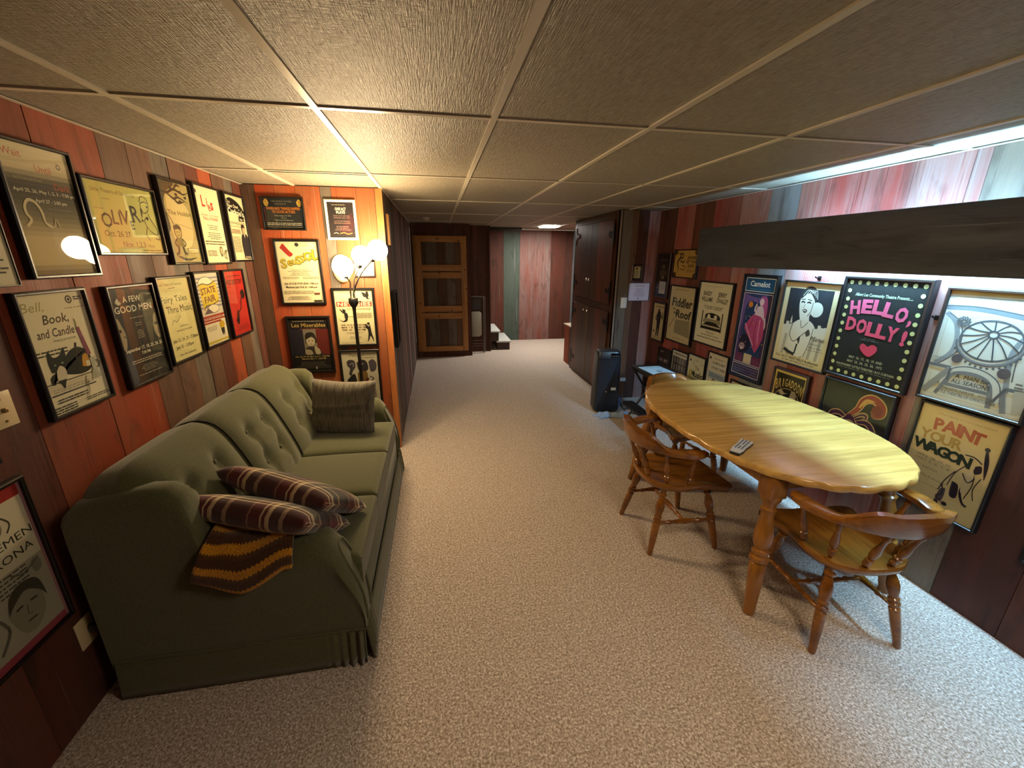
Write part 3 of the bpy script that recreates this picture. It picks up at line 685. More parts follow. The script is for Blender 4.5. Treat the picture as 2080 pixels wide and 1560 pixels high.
# ------------------------------------------------------------------ captain's chairs
chw = wood_mat('chair_maple_gloss', '#54300f', '#845018', '#9a6424', 0, 0.22, 0.4, 4, 26)
chs = wood_mat('chair_seat_gloss', '#57330f', '#84541c', '#9a6826', 1, 0.25, 0.4, 3, 24)
def make_chair(label):
    t_ = thing('captains_chair', label, 'chair', group='captains chairs around the oval table')
    # seat
    h = [(0, -0.215), (0.07, -0.21), (0.13, -0.19), (0.18, -0.145), (0.205, -0.08), (0.205, -0.01), (0.20, 0.05), (0.212, 0.11), (0.236, 0.165), (0.245, 0.205), (0.225, 0.228), (0.16, 0.232), (0.08, 0.222), (0, 0.226)]
    pts = crom([(x, y, 0) for x, y in h], 4); o_ = [(p.x, p.y) for p in pts]; o_ = o_+[(-x, y) for x, y in o_[-2:0:-1]]
    n = len(o_); bm = BMN()
    def ring(s, z): return [bm.verts.new((x*s, (y-0.0)*s, z+(0.0 if s > .9 else 0))) for x, y in o_]
    rr = [ring(0.90, 0.396), ring(0.97, 0.400), ring(0.997, 0.412), ring(1.0, 0.424), ring(0.985, 0.433), ring(0.95, 0.434), ring(0.80, 0.424), ring(0.5, 0.420), ring(0.2, 0.421)]
    for a, b in zip(rr, rr[1:]):
        for i in range(n): bm.faces.new((a[i], a[(i+1) % n], b[(i+1) % n], b[i]))
    bm.faces.new(rr[0][::-1]); bm.faces.new(rr[-1]); mk('seat', bm, chs, t_, 60)
    LP = [(0, 0.0125), (0.02, 0.0145), (0.28, 0.020), (0.46, 0.0215), (0.475, 0.016), (0.50, 0.0225), (0.52, 0.0225), (0.535, 0.016), (0.555, 0.0215), (0.575, 0.0215), (0.59, 0.016), (0.66, 0.0225), (0.72, 0.025), (0.78, 0.022), (0.86, 0.013), (0.875, 0.021), (0.90, 0.0225), (0.92, 0.014), (0.95, 0.0175), (1, 0.019)]
    tops = {}
    for sx in (-1, 1):
        for sy, (tx, ty), (bx_, by_) in ((-1, (0.135, -0.125), (0.20, -0.205)), (1, (0.150, 0.125), (0.205, 0.205))):
            p, q = Vector((sx*bx_, by_, 0)), Vector((sx*tx, ty, 0.398)); tops[sx, sy] = (p, q)
            bm = BMN(); turned(bm, p, q, LP, 16); mk('leg', bm, chw, t_)
    SP = [(0, 0.008), (0.10, 0.010), (0.2, 0.009), (0.22, 0.0135), (0.25, 0.0135), (0.27, 0.009), (0.5, 0.0175), (0.73, 0.009), (0.75, 0.0135), (0.78, 0.0135), (0.80, 0.009), (0.9, 0.010), (1, 0.008)]
    mids = []
    for sx in (-1, 1):
        a = tops[sx, -1][0].lerp(tops[sx, -1][1], 0.47); b = tops[sx, 1][0].lerp(tops[sx, 1][1], 0.47); mids.append(a.lerp(b, 0.5))
        bm = BMN(); turned(bm, a, b, SP, 12); mk('stretcher', bm, chw, t_)
    bm = BMN(); turned(bm, mids[0], mids[1], SP, 12); mk('stretcher', bm, chw, t_)
    # bow rail: centre line, crest height and width along the horseshoe
    A = [rad(d) for d in range(-102, 103, 4)]
    secs = []; cen = []
    for a in A:
        d = abs(math.degrees(a))
        x, y = 0.255*sin(a), -0.035-0.245*cos(a)
        cr = 0.5*(1+cos(pi*min(1, max(0, (d-26)/34)))) if d > 26 else 1.0           # 1 at the crest, 0 on the arms
        tip = min(1, max(0, (d-80)/22)); wd = 0.034+0.034*math.sin(pi*min(1, max(0, (d-45)/75)))*(1-cr)
        bot = 0.640+0.004*cr; topz = 0.672+0.070*cr - 0.004*tip
        if d < 26: topz += 0.006*cos(a*6)
        lean = -0.020*cr
        tdir = Vector((cos(a), sin(a), 0)); nd = Vector((sin(a), -cos(a), 0))
        c = Vector((x, y, 0)); cen.append((c, nd, bot))
        hw = wd*0.5+ (0.004 if cr > .5 else 0)
        if d > 96: hw *= 0.72
        r_ = []
        for u_, v_ in ((-1, 0.15), (-0.72, 0), (0.72, 0), (1, 0.15), (1, 0.8), (0.7, 1), (-0.7, 1), (-1, 0.8)):
            z = bot+(topz-bot)*v_
            r_.append(c+nd*(hw*u_ - lean*v_ )+Vector((0, 0, z)))
        secs.append(r_)
    bm = BMN(); loft(bm, secs); mk('back_rail', bm, chw, t_, 50)
    PP = [(0, 0.009), (0.05, 0.009), (0.08, 0.014), (0.13, 0.016), (0.19, 0.012), (0.215, 0.016), (0.25, 0.016), (0.27, 0.010), (0.36, 0.0165), (0.48, 0.017), (0.66, 0.011), (0.80, 0.009), (0.86, 0.013), (0.89, 0.013), (0.92, 0.009), (1, 0.009)]
    for dg in (-90, -54, -18, 18, 54, 90):
        a = rad(dg); x, y = 0.25*sin(a), -0.035-0.24*cos(a)
        bx_, by_ = 0.182*sin(a), -0.015-0.178*cos(a)
        bm = BMN(); turned(bm, (bx_, by_, 0.428), (x, y, 0.645), PP, 12); mk('spindle', bm, chw, t_)
    return t_
c1 = make_chair('maple captains chair at the left long side of table, its back toward the sofa')
c1.location = (1.345, 2.005, 0); c1.rotation_euler = (0, 0, rad(-91))
c2 = copy_tree(c1); c2.location = (1.755, 1.30, 0); c2.rotation_euler = (0, 0, rad(-6)); tag(c2, 'maple captains chair at the near end of the table, seen from behind')
c3 = copy_tree(c1); c3.location = (1.80, 2.64, 0); c3.rotation_euler = (0, 0, rad(186)); tag(c3, 'maple captains chair at the far end of the table, only its rail showing')
# ------------------------------------------------------------------ framed posters
def muted(c, k): return '#'+''.join('%02x' % int(int(c[j:j+2], 16)*k*(1.0, 0.985, 0.93)[j//2]) for j in (1, 3, 5))      # print colours dimmed and yellowed on walls near the lamp, against glare
_tx = {}
def text_mesh(s, bold=0.0, shear=0.0, sp=1.0):
    k = (s, bold, shear, sp)
    if k not in _tx:
        c = bpy.data.curves.new('t', 'FONT'); c.body = s; c.size = 1.0; c.offset = bold; c.shear = shear; c.space_character = sp; c.resolution_u = 2; c.fill_mode = 'FRONT'
        o = bpy.data.objects.new('t', c); me = o.to_mesh()
        vs = [(v.co.x, v.co.y) for v in me.vertices]; fs = [tuple(p.vertices) for p in me.polygons]
        o.to_mesh_clear(); bpy.data.objects.remove(o); bpy.data.curves.remove(c)
        xs = [v[0] for v in vs] or [0]; _tx[k] = (vs, fs, min(xs), max(xs))
    return _tx[k]
class Art:
    """flat printed artwork: u,v in 0..1 across the sheet (v up), every new shape lies a hair above the last"""
    def __init__(s, W, H, paper, age=1.0):  # age: factor that dims print colours on walls near the lamp, against glare
        s.age = age; s.W, s.H, s.bm, s.ms, s.z = W, H, BMN(), [], 0.0
        s.rnd = random.Random(int(W*9973+H*7919)); s.rect(0, 0, 1, 1, paper)
    def mi(s, c):
        m = cmat(c if s.age == 1.0 else muted(c, s.age))  # age below 1 dims the print against lamp glare
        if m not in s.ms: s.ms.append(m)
        return s.ms.index(m)
    def up(s): s.z += 0.00004; return s.z
    def poly(s, pts, c, z=None):
        z = z or s.up(); f = s.bm.faces.new([s.bm.verts.new((u*s.W, v*s.H, z)) for u, v in pts]); f.material_index = s.mi(c); return s
    def blob(s, pts, c, n=5):
        q = crom([(u, v, 0) for u, v in pts]+[(*pts[0], 0)], n)[:-1]; return s.poly([(p.x, p.y) for p in q], c)
    def rect(s, u0, v0, u1, v1, c): return s.poly([(u0, v0), (u1, v0), (u1, v1), (u0, v1)], c)
    def ell(s, u, v, ru, c, rv=None, n=24, rot=0):
        rv = ru*s.W/s.H if rv is None else rv
        P = [(cos(2*pi*i/n)*ru*s.W, sin(2*pi*i/n)*rv*s.H) for i in range(n)]; cr, sr = cos(rot), sin(rot)
        return s.poly([(u+(x*cr-y*sr)/s.W, v+(x*sr+y*cr)/s.H) for x, y in P], c)
    def line(s, pts, wd, c, n=0, taper=False):
        """ribbon of width wd (fraction of sheet width) along pts"""
        P = [Vector((u*s.W, v*s.H, 0)) for u, v in pts]
        if n and len(P) > 2: P = crom(P, n)
        z = s.up(); m = s.mi(c); L = []; R = []
        for i, p in enumerate(P):
            d = (P[min(i+1, len(P)-1)]-P[max(i-1, 0)]); d = d.normalized() if d.length else Vector((1, 0, 0)); nn = Vector((-d.y, d.x, 0))*wd*s.W*0.5
            if taper: nn = nn*max(0.15, sin(pi*(0.12+0.88*i/(len(P)-1))))
            L.append(s.bm.verts.new((p.x+nn.x, p.y+nn.y, z))); R.append(s.bm.verts.new((p.x-nn.x, p.y-nn.y, z)))
        for i in range(len(P)-1):
            f = s.bm.faces.new((L[i], R[i], R[i+1], L[i+1])); f.material_index = m
        return s
    def frame(s, u0, v0, u1, v1, wd, c):
        a = wd*s.W/s.H
        s.rect(u0, v0, u1, v0+a, c); s.rect(u0, v1-a, u1, v1, c); s.rect(u0, v0, u0+wd, v1, c); s.rect(u1-wd, v0, u1, v1, c); return s
    def ring(s, u, v, r, wd, c, a0=0, a1=360, n=28, rv=None):
        rv = r*s.W/s.H if rv is None else rv
        return s.line([(u+r*cos(rad(a0+(a1-a0)*i/n)), v+rv*sin(rad(a0+(a1-a0)*i/n))) for i in range(n+1)], wd, c)
    def text(s, t, u, v, h, c, al='C', bold=0.0, shear=0.0, fit=None, rot=0, sp=1.0):
        """h = capital height as a fraction of sheet height; fit = wanted width as a fraction of sheet width"""
        vs, fs, x0, x1 = text_mesh(t, bold, shear, sp); ky = h*s.H/0.69; kx = ky
        if fit: kx = fit*s.W/max(x1-x0, 1e-6)
        wid = (x1-x0)*kx; ox = {'C': -wid/2, 'L': 0, 'R': -wid}[al]; z = s.up(); m = s.mi(c); cr, sr = cos(rad(rot)), sin(rad(rot)); V = []
        for x, y in vs:
            X, Y = (x-x0)*kx+ox, y*ky; V.append(s.bm.verts.new((u*s.W+X*cr-Y*sr, v*s.H+X*sr+Y*cr, z)))
        for f in fs:
            try: q = s.bm.faces.new([V[i] for i in f]); q.material_index = m
            except ValueError: pass
        return s
    def arc(s, t, u, v, r, h, c, span, bold=0.0, mid=90, fit=None):
        """letters along an arc centred at (u,v), radius r (fraction of width)"""
        n = len(t)
        for i, ch in enumerate(t):
            if ch == ' ': continue
            a = rad(mid+span/2-span*i/max(1, n-1)); s.text(ch, u+r*cos(a), v+r*sin(a)*s.W/s.H, h, c, bold=bold, rot=math.degrees(a)-90, fit=fit)
        return s
    def greek(s, u0, u1, v, h, c, rows=1, gap=1.8, ragged=False):
        """lines of print too small to read in the photograph"""
        for r in range(rows):
            vv = v-r*h*gap; a, b = u0, u1
            if ragged: k = s.rnd.uniform(0, 0.22)*(u1-u0); a += k; b -= k
            while a < b-0.01:
                wl = min(b-a, s.rnd.uniform(0.03, 0.10)); s.rect(a, vv, a+wl, vv+h, c); a += wl+0.014
        return s
def ring_frame(bm, W, H, fw, d, bev=0.004):
    loops = []
    for ins, z in ((0, 0.0005), (0, d-bev), (bev, d), (fw-bev*0.6, d), (fw, d-bev*0.8), (fw, d-0.012), (fw-0.001, 0.003)):
        loops.append([bm.verts.new(p) for p in ((-W/2+ins, ins, z), (W/2-ins, ins, z), (W/2-ins, H-ins, z), (-W/2+ins, H-ins, z))])
    for a, b in zip(loops, loops[1:]):
        for i in range(4): bm.faces.new((a[i], a[(i+1) % 4], b[(i+1) % 4], b[i]))
fr_black = mat('frame_black_satin', '#12100f', 0.32); fr_wood = mat('frame_dark_walnut', '#2a1610', 0.35); fr_white = mat('frame_cream', '#e6dcc0', 0.45)
FR = {'k': fr_black, 'w': fr_wood, 'c': fr_white}
def poster(wall, a0, a1, z0, z1, label, art, paper='#efe6d2', fw=0.012, d=0.026, fr='k', cat='poster', name='framed_poster', group=None, glass=True, tilt=0.0):
    W, H = abs(a1-a0), z1-z0; m = (a0+a1)/2
    if wall == 'L': M = Matrix(((0, 0, 1, XL+0.0006), (1, 0, 0, m), (0, 1, 0, z0), (0, 0, 0, 1)))
    elif wall == 'R': M = Matrix(((0, 0, -1, XR-0.0006), (-1, 0, 0, m), (0, 1, 0, z0), (0, 0, 0, 1)))
    elif wall == 'B': M = Matrix(((1, 0, 0, m), (0, 0, -1, YB-0.0006), (0, 1, 0, z0), (0, 0, 0, 1)))
    elif wall == 'P': M = Matrix(((1, 0, 0, m), (0, 0, -1, YP-0.0006), (0, 1, 0, z0), (0, 0, 0, 1)))
    elif wall == 'C': M = Matrix(((0, 0, 1, XB+0.0006), (1, 0, 0, m), (0, 1, 0, z0), (0, 0, 0, 1)))
    t_ = thing(name, label, cat, group=group); t_.matrix_world = M @ Matrix.Rotation(rad(tilt), 4, 'Z')
    bm = BMN(); ring_frame(bm, W, H, fw, d)
    mk('frame', bm, FR[fr], t_, 30)
    w_, h_ = W-2*fw, H-2*fw
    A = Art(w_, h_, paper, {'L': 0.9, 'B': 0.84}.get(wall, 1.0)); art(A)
    pz = max(0.003, d-0.0125)
    bmesh.ops.transform(A.bm, matrix=Matrix.Translation((-w_/2, fw, pz)), verts=A.bm.verts[:])
    box(A.bm, -w_/2, w_/2, fw, H-fw, 0.001, pz-0.0003, 0)
    mk('print', A.bm, A.ms, t_, 0)
    if glass:
        gz = max(d-0.0085, pz+0.0030)
        bm = BMN(); box(bm, -w_/2+0.0005, w_/2-0.0005, fw+0.0005, H-fw-0.0005, gz, gz+0.002); mk('glass_pane', bm, GLASS, t_, 0)
    return t_
GL = 'posters on the left wall'; GB = 'posters on the alcove wall'; GR = 'posters on the right wall'
K = '#1a1714'

# ---- left wall -----------------------------------------------------
def a_sheet(A): A.greek(.30, .95, .42, .012, '#5a544c', 4, 3, True); A.greek(.30, .95, .2, .012, '#3a342c', 5, 2.4, True)
poster('L', 1.335, 1.640, 1.539, 1.985, 'mostly cropped white notice above the brass switch plate, left of the gradient poster', a_sheet, '#e4ddcc', 0.004, 0.008, 'k')
def a_cr(A): A.greek(.1, .9, .8, .02, '#4a443c', 8, 3, True)
poster('L', 1.05, 1.372, 1.035, 1.50, 'black framed poster cropped to a sliver at the left edge, beside the switch', a_cr, '#d8d0bc', group=GL)
def grad(A, stops, n=26):
    for i in range(n):
        v = (i+.5)/n
        for (p0, c0), (p1, c1) in zip(stops, stops[1:]):
            if p0 <= v <= p1:
                k = (v-p0)/(p1-p0); q = ''.join('%02x' % int(int(c0[j:j+2], 16)*(1-k)+int(c1[j:j+2], 16)*k) for j in (1, 3, 5)); A.rect(0, i/n, 1, (i+1)/n, '#'+q); break
def a_wait(A):
    grad(A, [(0, '#7a7050'), (.10, '#c8b888'), (.30, '#c8b88c'), (.50, '#6c6450'), (.64, '#45403a'), (.72, '#4a453e'), (.82, '#c0b090'), (1, '#e6d8b4')])
    for s_, u, v in (('Wait', .20, .90), ('Until', .58, .81), ('Dark', .80, .69)): A.text(s_, u, v, .055, '#b8593c', bold=.006)
    A.ell(.83, .885, .035, '#4a463e'); A.ell(.83, .885, .017, '#c8bc98'); A.text('By Frederick Knott', .33, .735, .022, '#b0a68c')
    A.text('April 25, 26, May 1, 2, 3 - 7:30 pm', .53, .645, .026, '#f4eedc', fit=.88, bold=.01); A.text('April 27 - 2:00 pm', .57, .575, .026, '#f4eedc', fit=.46, bold=.01); A.greek(.50, .84, .53, .006, '#8a8270')
    A.line([(.12, .38), (.2, .43), (.16, .48), (.17, .54), (.24, .585), (.33, .565), (.38, .5), (.39, .42), (.47, .385)], .035, '#d8ccac', 5); A.line([(.47, .385), (.52, .40), (.55, .455), (.59, .38)], .025, '#b8aa88', 4)
poster('L', 1.672, 1.970, 1.557, 1.996, 'tall poster fading from cream to dark brown with red title, white outline of a head', a_wait, '#d8caa4', group=GL)
def a_oliver(A):
    A.text('Little Theatre of Owatonna', .40, .86, .055, '#5e5a2c', fit=.60, bold=.004); A.text('presents', .27, .76, .03, '#6a663a'); A.greek(.08, .22, .62, .012, '#8a8650')
    for ch, u, v, h, r in (('O', .22, .37, .2, 6), ('L', .33, .42, .2, -4), ('I', .405, .42, .19, 0), ('V', .475, .43, .21, 0), ('E', .57, .36, .13, 8), ('R', .655, .48, .25, 4), ('!', .745, .50, .22, -8)): A.text(ch, u, v, h, '#2c2a18', rot=r, bold=.012)
    A.text("Oct. 26 27", .32, .235, .085, '#3a381e', fit=.36); A.text("Nov. 1,2,3", .53, .085, .085, '#3a381e', fit=.34); A.text('7:30 pm', .79, .09, .04, '#4a4828'); A.greek(.62, .96, .03, .014, '#5a582e')
    A.line([(.76, .80), (.80, .90), (.88, .88), (.90, .78), (.87, .68), (.80, .64), (.77, .70), (.77, .78), (.83, .82), (.89, .80)], .008, K, 4); A.line([(.86, .64), (.90, .52), (.96, .40), (.95, .30), (.86, .34), (.80, .42), (.78, .52), (.83, .58)], .008, K, 4)
    A.line([(.80, .42), (.76, .30), (.80, .20)], .008, K, 3); A.line([(.95, .30), (.97, .22), (.9, .24)], .01, K, 3); A.ell(.835, .56, .018, K, rv=.03); A.rect(.86, .73, .88, .76, K)
poster('L', 1.986, 2.432, 1.634, 1.932, 'wide lime yellow poster with swirly black title beside a sketched boy', a_oliver, '#c4c472', group=GL)
def a_hob(A):
    A.blob([(0, 1), (0, .4), (.16, .45), (.10, .70), (.22, .86), (.5, .96), (.5, 1)], '#4a4228'); A.blob([(.2, .83), (.5, .80), (.85, .70), (.9, .4), (.7, .2), (.3, .22), (.15, .5)], '#cfc08c')
    for p in ([(.0, .88), (.25, .86), (.5, .92), (.8, .88), (1, .92)], [(.25, .86), (.45, .80), (.6, .83), (.9, .78)], [(.5, .92), (.62, .98), (.75, .97)], [(.45, .80), (.58, .76), (.8, .79)]): A.line(p, .05, '#2c2614', 4, True)
    for u, v in ((.55, .86), (.7, .9), (.65, .78), (.85, .84), (.4, .93)): A.ell(u, v, .05, '#2c2614', rv=.018)
    A.text('The Hobbit', .55, .60, .055, '#6e6232', fit=.8, bold=.012)
    A.line([(.1, .62), (.25, .5), (.22, .42)], .02, '#4a4228', 3); A.line([(.1, .50), (.5, .48), (.9, .44)], .008, '#8a7c4c')
    A.ell(.35, .38, .11, '#b8a868'); A.ring(.35, .38, .11, .02, '#3a3218'); A.blob([(.24, .40), (.26, .46), (.36, .48), (.46, .45), (.46, .39), (.40, .42), (.30, .42)], '#3a3218'); A.ell(.31, .385, .012, K); A.ell(.39, .385, .012, K); A.line([(.32, .345), (.38, .345)], .012, K)
    A.poly([(.27, .31), (.44, .31), (.50, .20), (.20, .20)], '#8a7c44'); A.line([(.27, .30), (.18, .24), (.26, .20)], .03, '#3a3218', 3); A.line([(.44, .30), (.54, .24), (.46, .20)], .03, '#3a3218', 3); A.line([(.28, .20), (.24, .12), (.16, .105)], .05, '#3a3218', 3); A.line([(.42, .20), (.46, .12), (.54, .105)], .05, '#3a3218', 3)
    A.line([(.2, .08), (.5, .03), (.85, .06)], .05, '#2c2614', 3, True); A.rect(.56, .12, .97, .185, '#3a3218'); A.rect(.58, .125, .95, .18, '#d8caa0'); A.text('July 10, 11, 12', .765, .137, .026, K, fit=.33)
poster('L', 2.470, 2.765, 1.587, 2.006, 'tan woodland poster with dark tree branches and small seated figure', a_hob, '#ada06c', group=GL)
def a_lies(A):
    A.ell(.10, .93, .04, '#4a4440'); A.text('L', .33, .75, .14, '#b82a22', bold=.02); A.text('i', .48, .76, .11, '#b82a22', bold=.02); A.text('e', .545, .70, .12, '#b82a22', bold=.01); A.text('s', .66, .72, .14, '#b82a22', bold=.03)
    A.text('AND OTHER', .52, .625, .025, '#c8604a', fit=.72); A.text('TALL STORIES', .52, .575, .035, '#b8402e', fit=.62, bold=.02)
    A.greek(.25, .85, .50, .008, '#3a342c', 3, 3.2, True); A.greek(.25, .85, .40, .008, '#3a342c', 4, 3.2, True); A.greek(.12, .92, .28, .014, '#4a3a30', 2, 2.4); A.greek(.12, .50, .16, .008, '#4a443c', 5, 2.2)
    A.line([(.7, .08), (.63, .16), (.70, .22), (.76, .15), (.70, .09), (.68, .17)], .02, '#2a3a24', 4); A.line([(.85, .05), (.80, .10), (.88, .16), (.95, .17), (.88, .10), (.92, .04)], .02, '#2a3a24', 4)
poster('L', 2.792, 3.102, 1.580, 2.028, 'white poster with chunky red four letter title, green leaf doodle below', a_lies, '#efe4c8', group=GL)
def a_cuck(A):
    A.blob([(.02, .9), (.3, .97), (.7, .92), (.98, .80), (.98, .72), (.9, .66), (.75, .68), (.45, .74), (.1, .76)], '#17140f'); A.text('One', .2, .88, .05, '#efe6d0'); A.text('Flew Over', .42, .82, .05, '#efe6d0', fit=.6, bold=.02); A.text('the', .72, .79, .03, '#efe6d0')
    A.text("Cuckoo's", .53, .715, .085, '#f6eedc', fit=.86, bold=.035, rot=-3); A.rect(.62, .62, .92, .69, K); A.text('Nest', .77, .635, .035, '#f0e8d4', bold=.02)
    A.greek(.1, .9, .59, .008, '#3a342c', 2, 2.6); A.text('Oct 5,6,7,12,13,14', .42, .52, .022, '#7a2018', fit=.62); A.greek(.12, .6, .47, .012, '#7a2018', 3, 2.0); A.greek(.1, .52, .36, .007, '#3a342c', 14, 2.6)
    A.blob([(.62, .02), (.58, .25), (.62, .38), (.72, .42), (.86, .42), (.95, .36), (.98, .2), (.95, .02)], '#23202a'); A.ell(.76, .48, .085, '#c4a888', rv=.055); A.blob([(.67, .50), (.70, .56), (.8, .57), (.86, .50), (.78, .53)], '#1a1410'); A.poly([(.72, .42), (.80, .42), (.77, .36)], '#d8ccb4'); A.rect(.60, .02, .95, .06, '#8a8070')
poster('L', 3.157, 3.452, 1.592, 2.026, 'white poster with black cloud title band and man in dark jacket', a_cuck, '#e8dcbc', group=GL)
def a_bell(A):
    A.text('Bell,', .18, .865, .075, '#a8a05c', fit=.32, shear=.25); A.text('Book,', .47, .755, .075, '#4a3a34', fit=.40, shear=.2, bold=.012); A.text('and Candle', .42, .645, .07, '#4a3234', fit=.58, shear=.2, bold=.012); A.text('Written by: John Van Druten', .52, .60, .020, '#4a3a40', fit=.36, shear=.2)
    A.ring(.76, .935, .045, .02, '#3a3430'); A.ell(.76, .935, .022, '#3a3430'); A.greek(.84, .98, .945, .012, '#3a3a4a', 2, 1.6); A.greek(.66, .98, .86, .007, '#8a8478', 1)
    A.greek(.04, .52, .53, .012, '#3a3430', 2, 2.4)
    A.blob([(.16, .20), (.12, .30), (.20, .34), (.45, .30), (.62, .28), (.78, .30), (.84, .38), (.80, .47), (.66, .52), (.52, .50), (.40, .44), (.25, .38), (.15, .25)], '#161a17'); A.blob([(.17, .36), (.16, .46), (.2, .54), (.25, .48), (.36, .49), (.44, .545), (.44, .44), (.42, .39), (.30, .35)], '#161a17')
    A.blob([(.24, .36), (.31, .40), (.38, .36), (.36, .28), (.28, .26), (.22, .29)], '#d8d0c0'); A.ell(.245, .415, .018, '#7c9a78', rv=.008); A.ell(.36, .42, .018, '#7c9a78', rv=.008); A.ell(.30, .375, .02, '#d8d0c0', rv=.012)
    A.line([(.60, .42), (.655, .56)], .028, '#1c241c'); A.blob([(.66, .34), (.70, .43), (.78, .44), (.80, .33)], '#d09a3a'); A.rect(.73, .33, .80, .38, '#e8e0cc')
    A.poly([(.735, .69), (.79, .69), (.86, .43), (.79, .42)], '#8a4a68'); A.line([(.745, .69), (.755, .725), (.745, .765)], .014, '#6a6a3a', 3)
    A.rect(.0, .262, .80, .27, '#2a2a28'); A.rect(.04, .18, .78, .255, '#ddd5c0'); A.rect(.06, .16, .80, .172, '#2c2e2c'); A.greek(.1, .7, .21, .004, '#6a6458', 3, 5); A.poly([(.22, .28), (.34, .28), (.28, .20)], '#1a1e1a')
    A.ring(.90, .33, .05, .02, '#4a5450'); A.poly([(.80, .40), (.90, .40), (.88, .30), (.94, .20), (.74, .20), (.81, .30)], '#b8b8aa'); A.line([(.66, .25), (.62, .18), (.66, .14), (.6, .07)], .012, '#7a7454', 4); A.ell(.67, .19, .02, '#9a8a6a')
    A.greek(.12, .62, .115, .011, '#2a2824', 2, 2.0); A.greek(.03, .38, .055, .011, '#2a2824', 3, 1.9); A.greek(.55, .98, .055, .008, '#2a2824', 2, 2.2)
poster('L', 1.575, 1.862, 1.084, 1.520, 'white poster with black cat, pink candle and dark pink brush title', a_bell, '#ece4cc', group=GL)
def face(A, u, v, r, skin, flip=1, hair='#1a1714'):
    A.ell(u, v, r, skin, rv=r*1.35*A.W/A.H); A.ell(u-flip*.30*r, v+.012, r*.18, '#1a1714', rv=r*.12*A.W/A.H); A.ell(u+flip*.35*r, v+.012, r*.16, '#1a1714', rv=r*.10*A.W/A.H); A.line([(u-.2*r, v-.6*r*A.W/A.H), (u+.35*r, v-.6*r*A.W/A.H)], r*.12, '#4a2a24'); A.line([(u, v+.01), (u+.06*r*flip, v-.02), (u-.05*r, v-.025)], r*.08, '#6a5a4c')
def a_men(A):
    for i in range(10): A.rect(.05, .90+.009*i, .95, .91+.009*i, ['#3c3935', '#44403b', '#4e4a44', '#55514a'][i//3])
    A.text('A FEW', .50, .85, .06, '#ece8dc', fit=.42, bold=.01); A.text('GOOD MEN', .5, .75, .065, '#ece8dc', fit=.86, bold=.012); A.blob([(.12, .86), (.18, .90), (.22, .86), (.25, .85), (.18, .83)], '#cfcabc')
    A.blob([(.0, .40), (.0, .68), (.08, .70), (.13, .62), (.17, .54), (.15, .44), (.10, .38)], '#a89a84'); A.line([(.03, .58), (.1, .575)], .05, '#16130f'); A.line([(.12, .52), (.16, .50)], .02, '#5a5044'); A.blob([(1, .42), (1, .68), (.93, .68), (.88, .60), (.86, .50), (.92, .42)], '#a89a84'); A.line([(.90, .58), (.98, .575)], .05, '#16130f')
    A.greek(.35, .66, .68, .010, '#9a948a'); A.greek(.42, .60, .62, .010, '#8a847a', 2, 2.2, True); A.greek(.42, .60, .54, .010, '#8a847a', 5, 1.9, True)
    A.text('September 17, 18, 23, 24, 25', .52, .345, .035, '#f2ede0', fit=.9, bold=.012); A.text('7:30 PM', .52, .29, .03, '#f2ede0', bold=.012); A.greek(.14, .88, .235, .011, '#b8b2a6', 2, 2); A.greek(.28, .76, .17, .007, '#8a857a', 5, 2.2, True); A.greek(.22, .80, .075, .009, '#a8a296', 1)
poster('L', 1.960, 2.256, 1.075, 1.514, 'black poster with two half faces and white serif title', a_men, '#24221f', group=GL)
def a_fairy(A):
    A.text('Little Theatre Of Owatonna', .42, .915, .03, '#5a5a4a', fit=.70); A.greek(.34, .54, .88, .008, '#7a7a62'); A.text('Fairy Tales', .44, .715, .075, '#2e2e24', fit=.80); A.text('Thru Music', .55, .585, .085, '#2e2e24', fit=.82)
    for k in range(16): A.ell(A.rnd.uniform(.1, .95), A.rnd.uniform(.5, .86), .008, '#5a5a48')
    A.line([(.2, .44), (.28, .5), (.36, .47), (.5, .53)], .008, '#4a4a3c', 4); A.text('a musical revue', .55, .40, .022, '#4a4a3c'); A.text('directed by Katie Jane', .55, .35, .022, '#4a4a3c', fit=.5)
    A.text('July 23, 24, 25 - 7:30pm', .53, .225, .04, '#26261e', fit=.84); A.text('July 25 - 2:00pm', .45, .14, .04, '#26261e', fit=.58); A.text('West Hills Auditorium', .50, .045, .026, '#4a4a3c', fit=.55)
poster('L', 2.279, 2.577, 1.102, 1.535, 'plain cream poster with thin hand lettered title and July dates', a_fairy, '#e4dca4', group=GL)
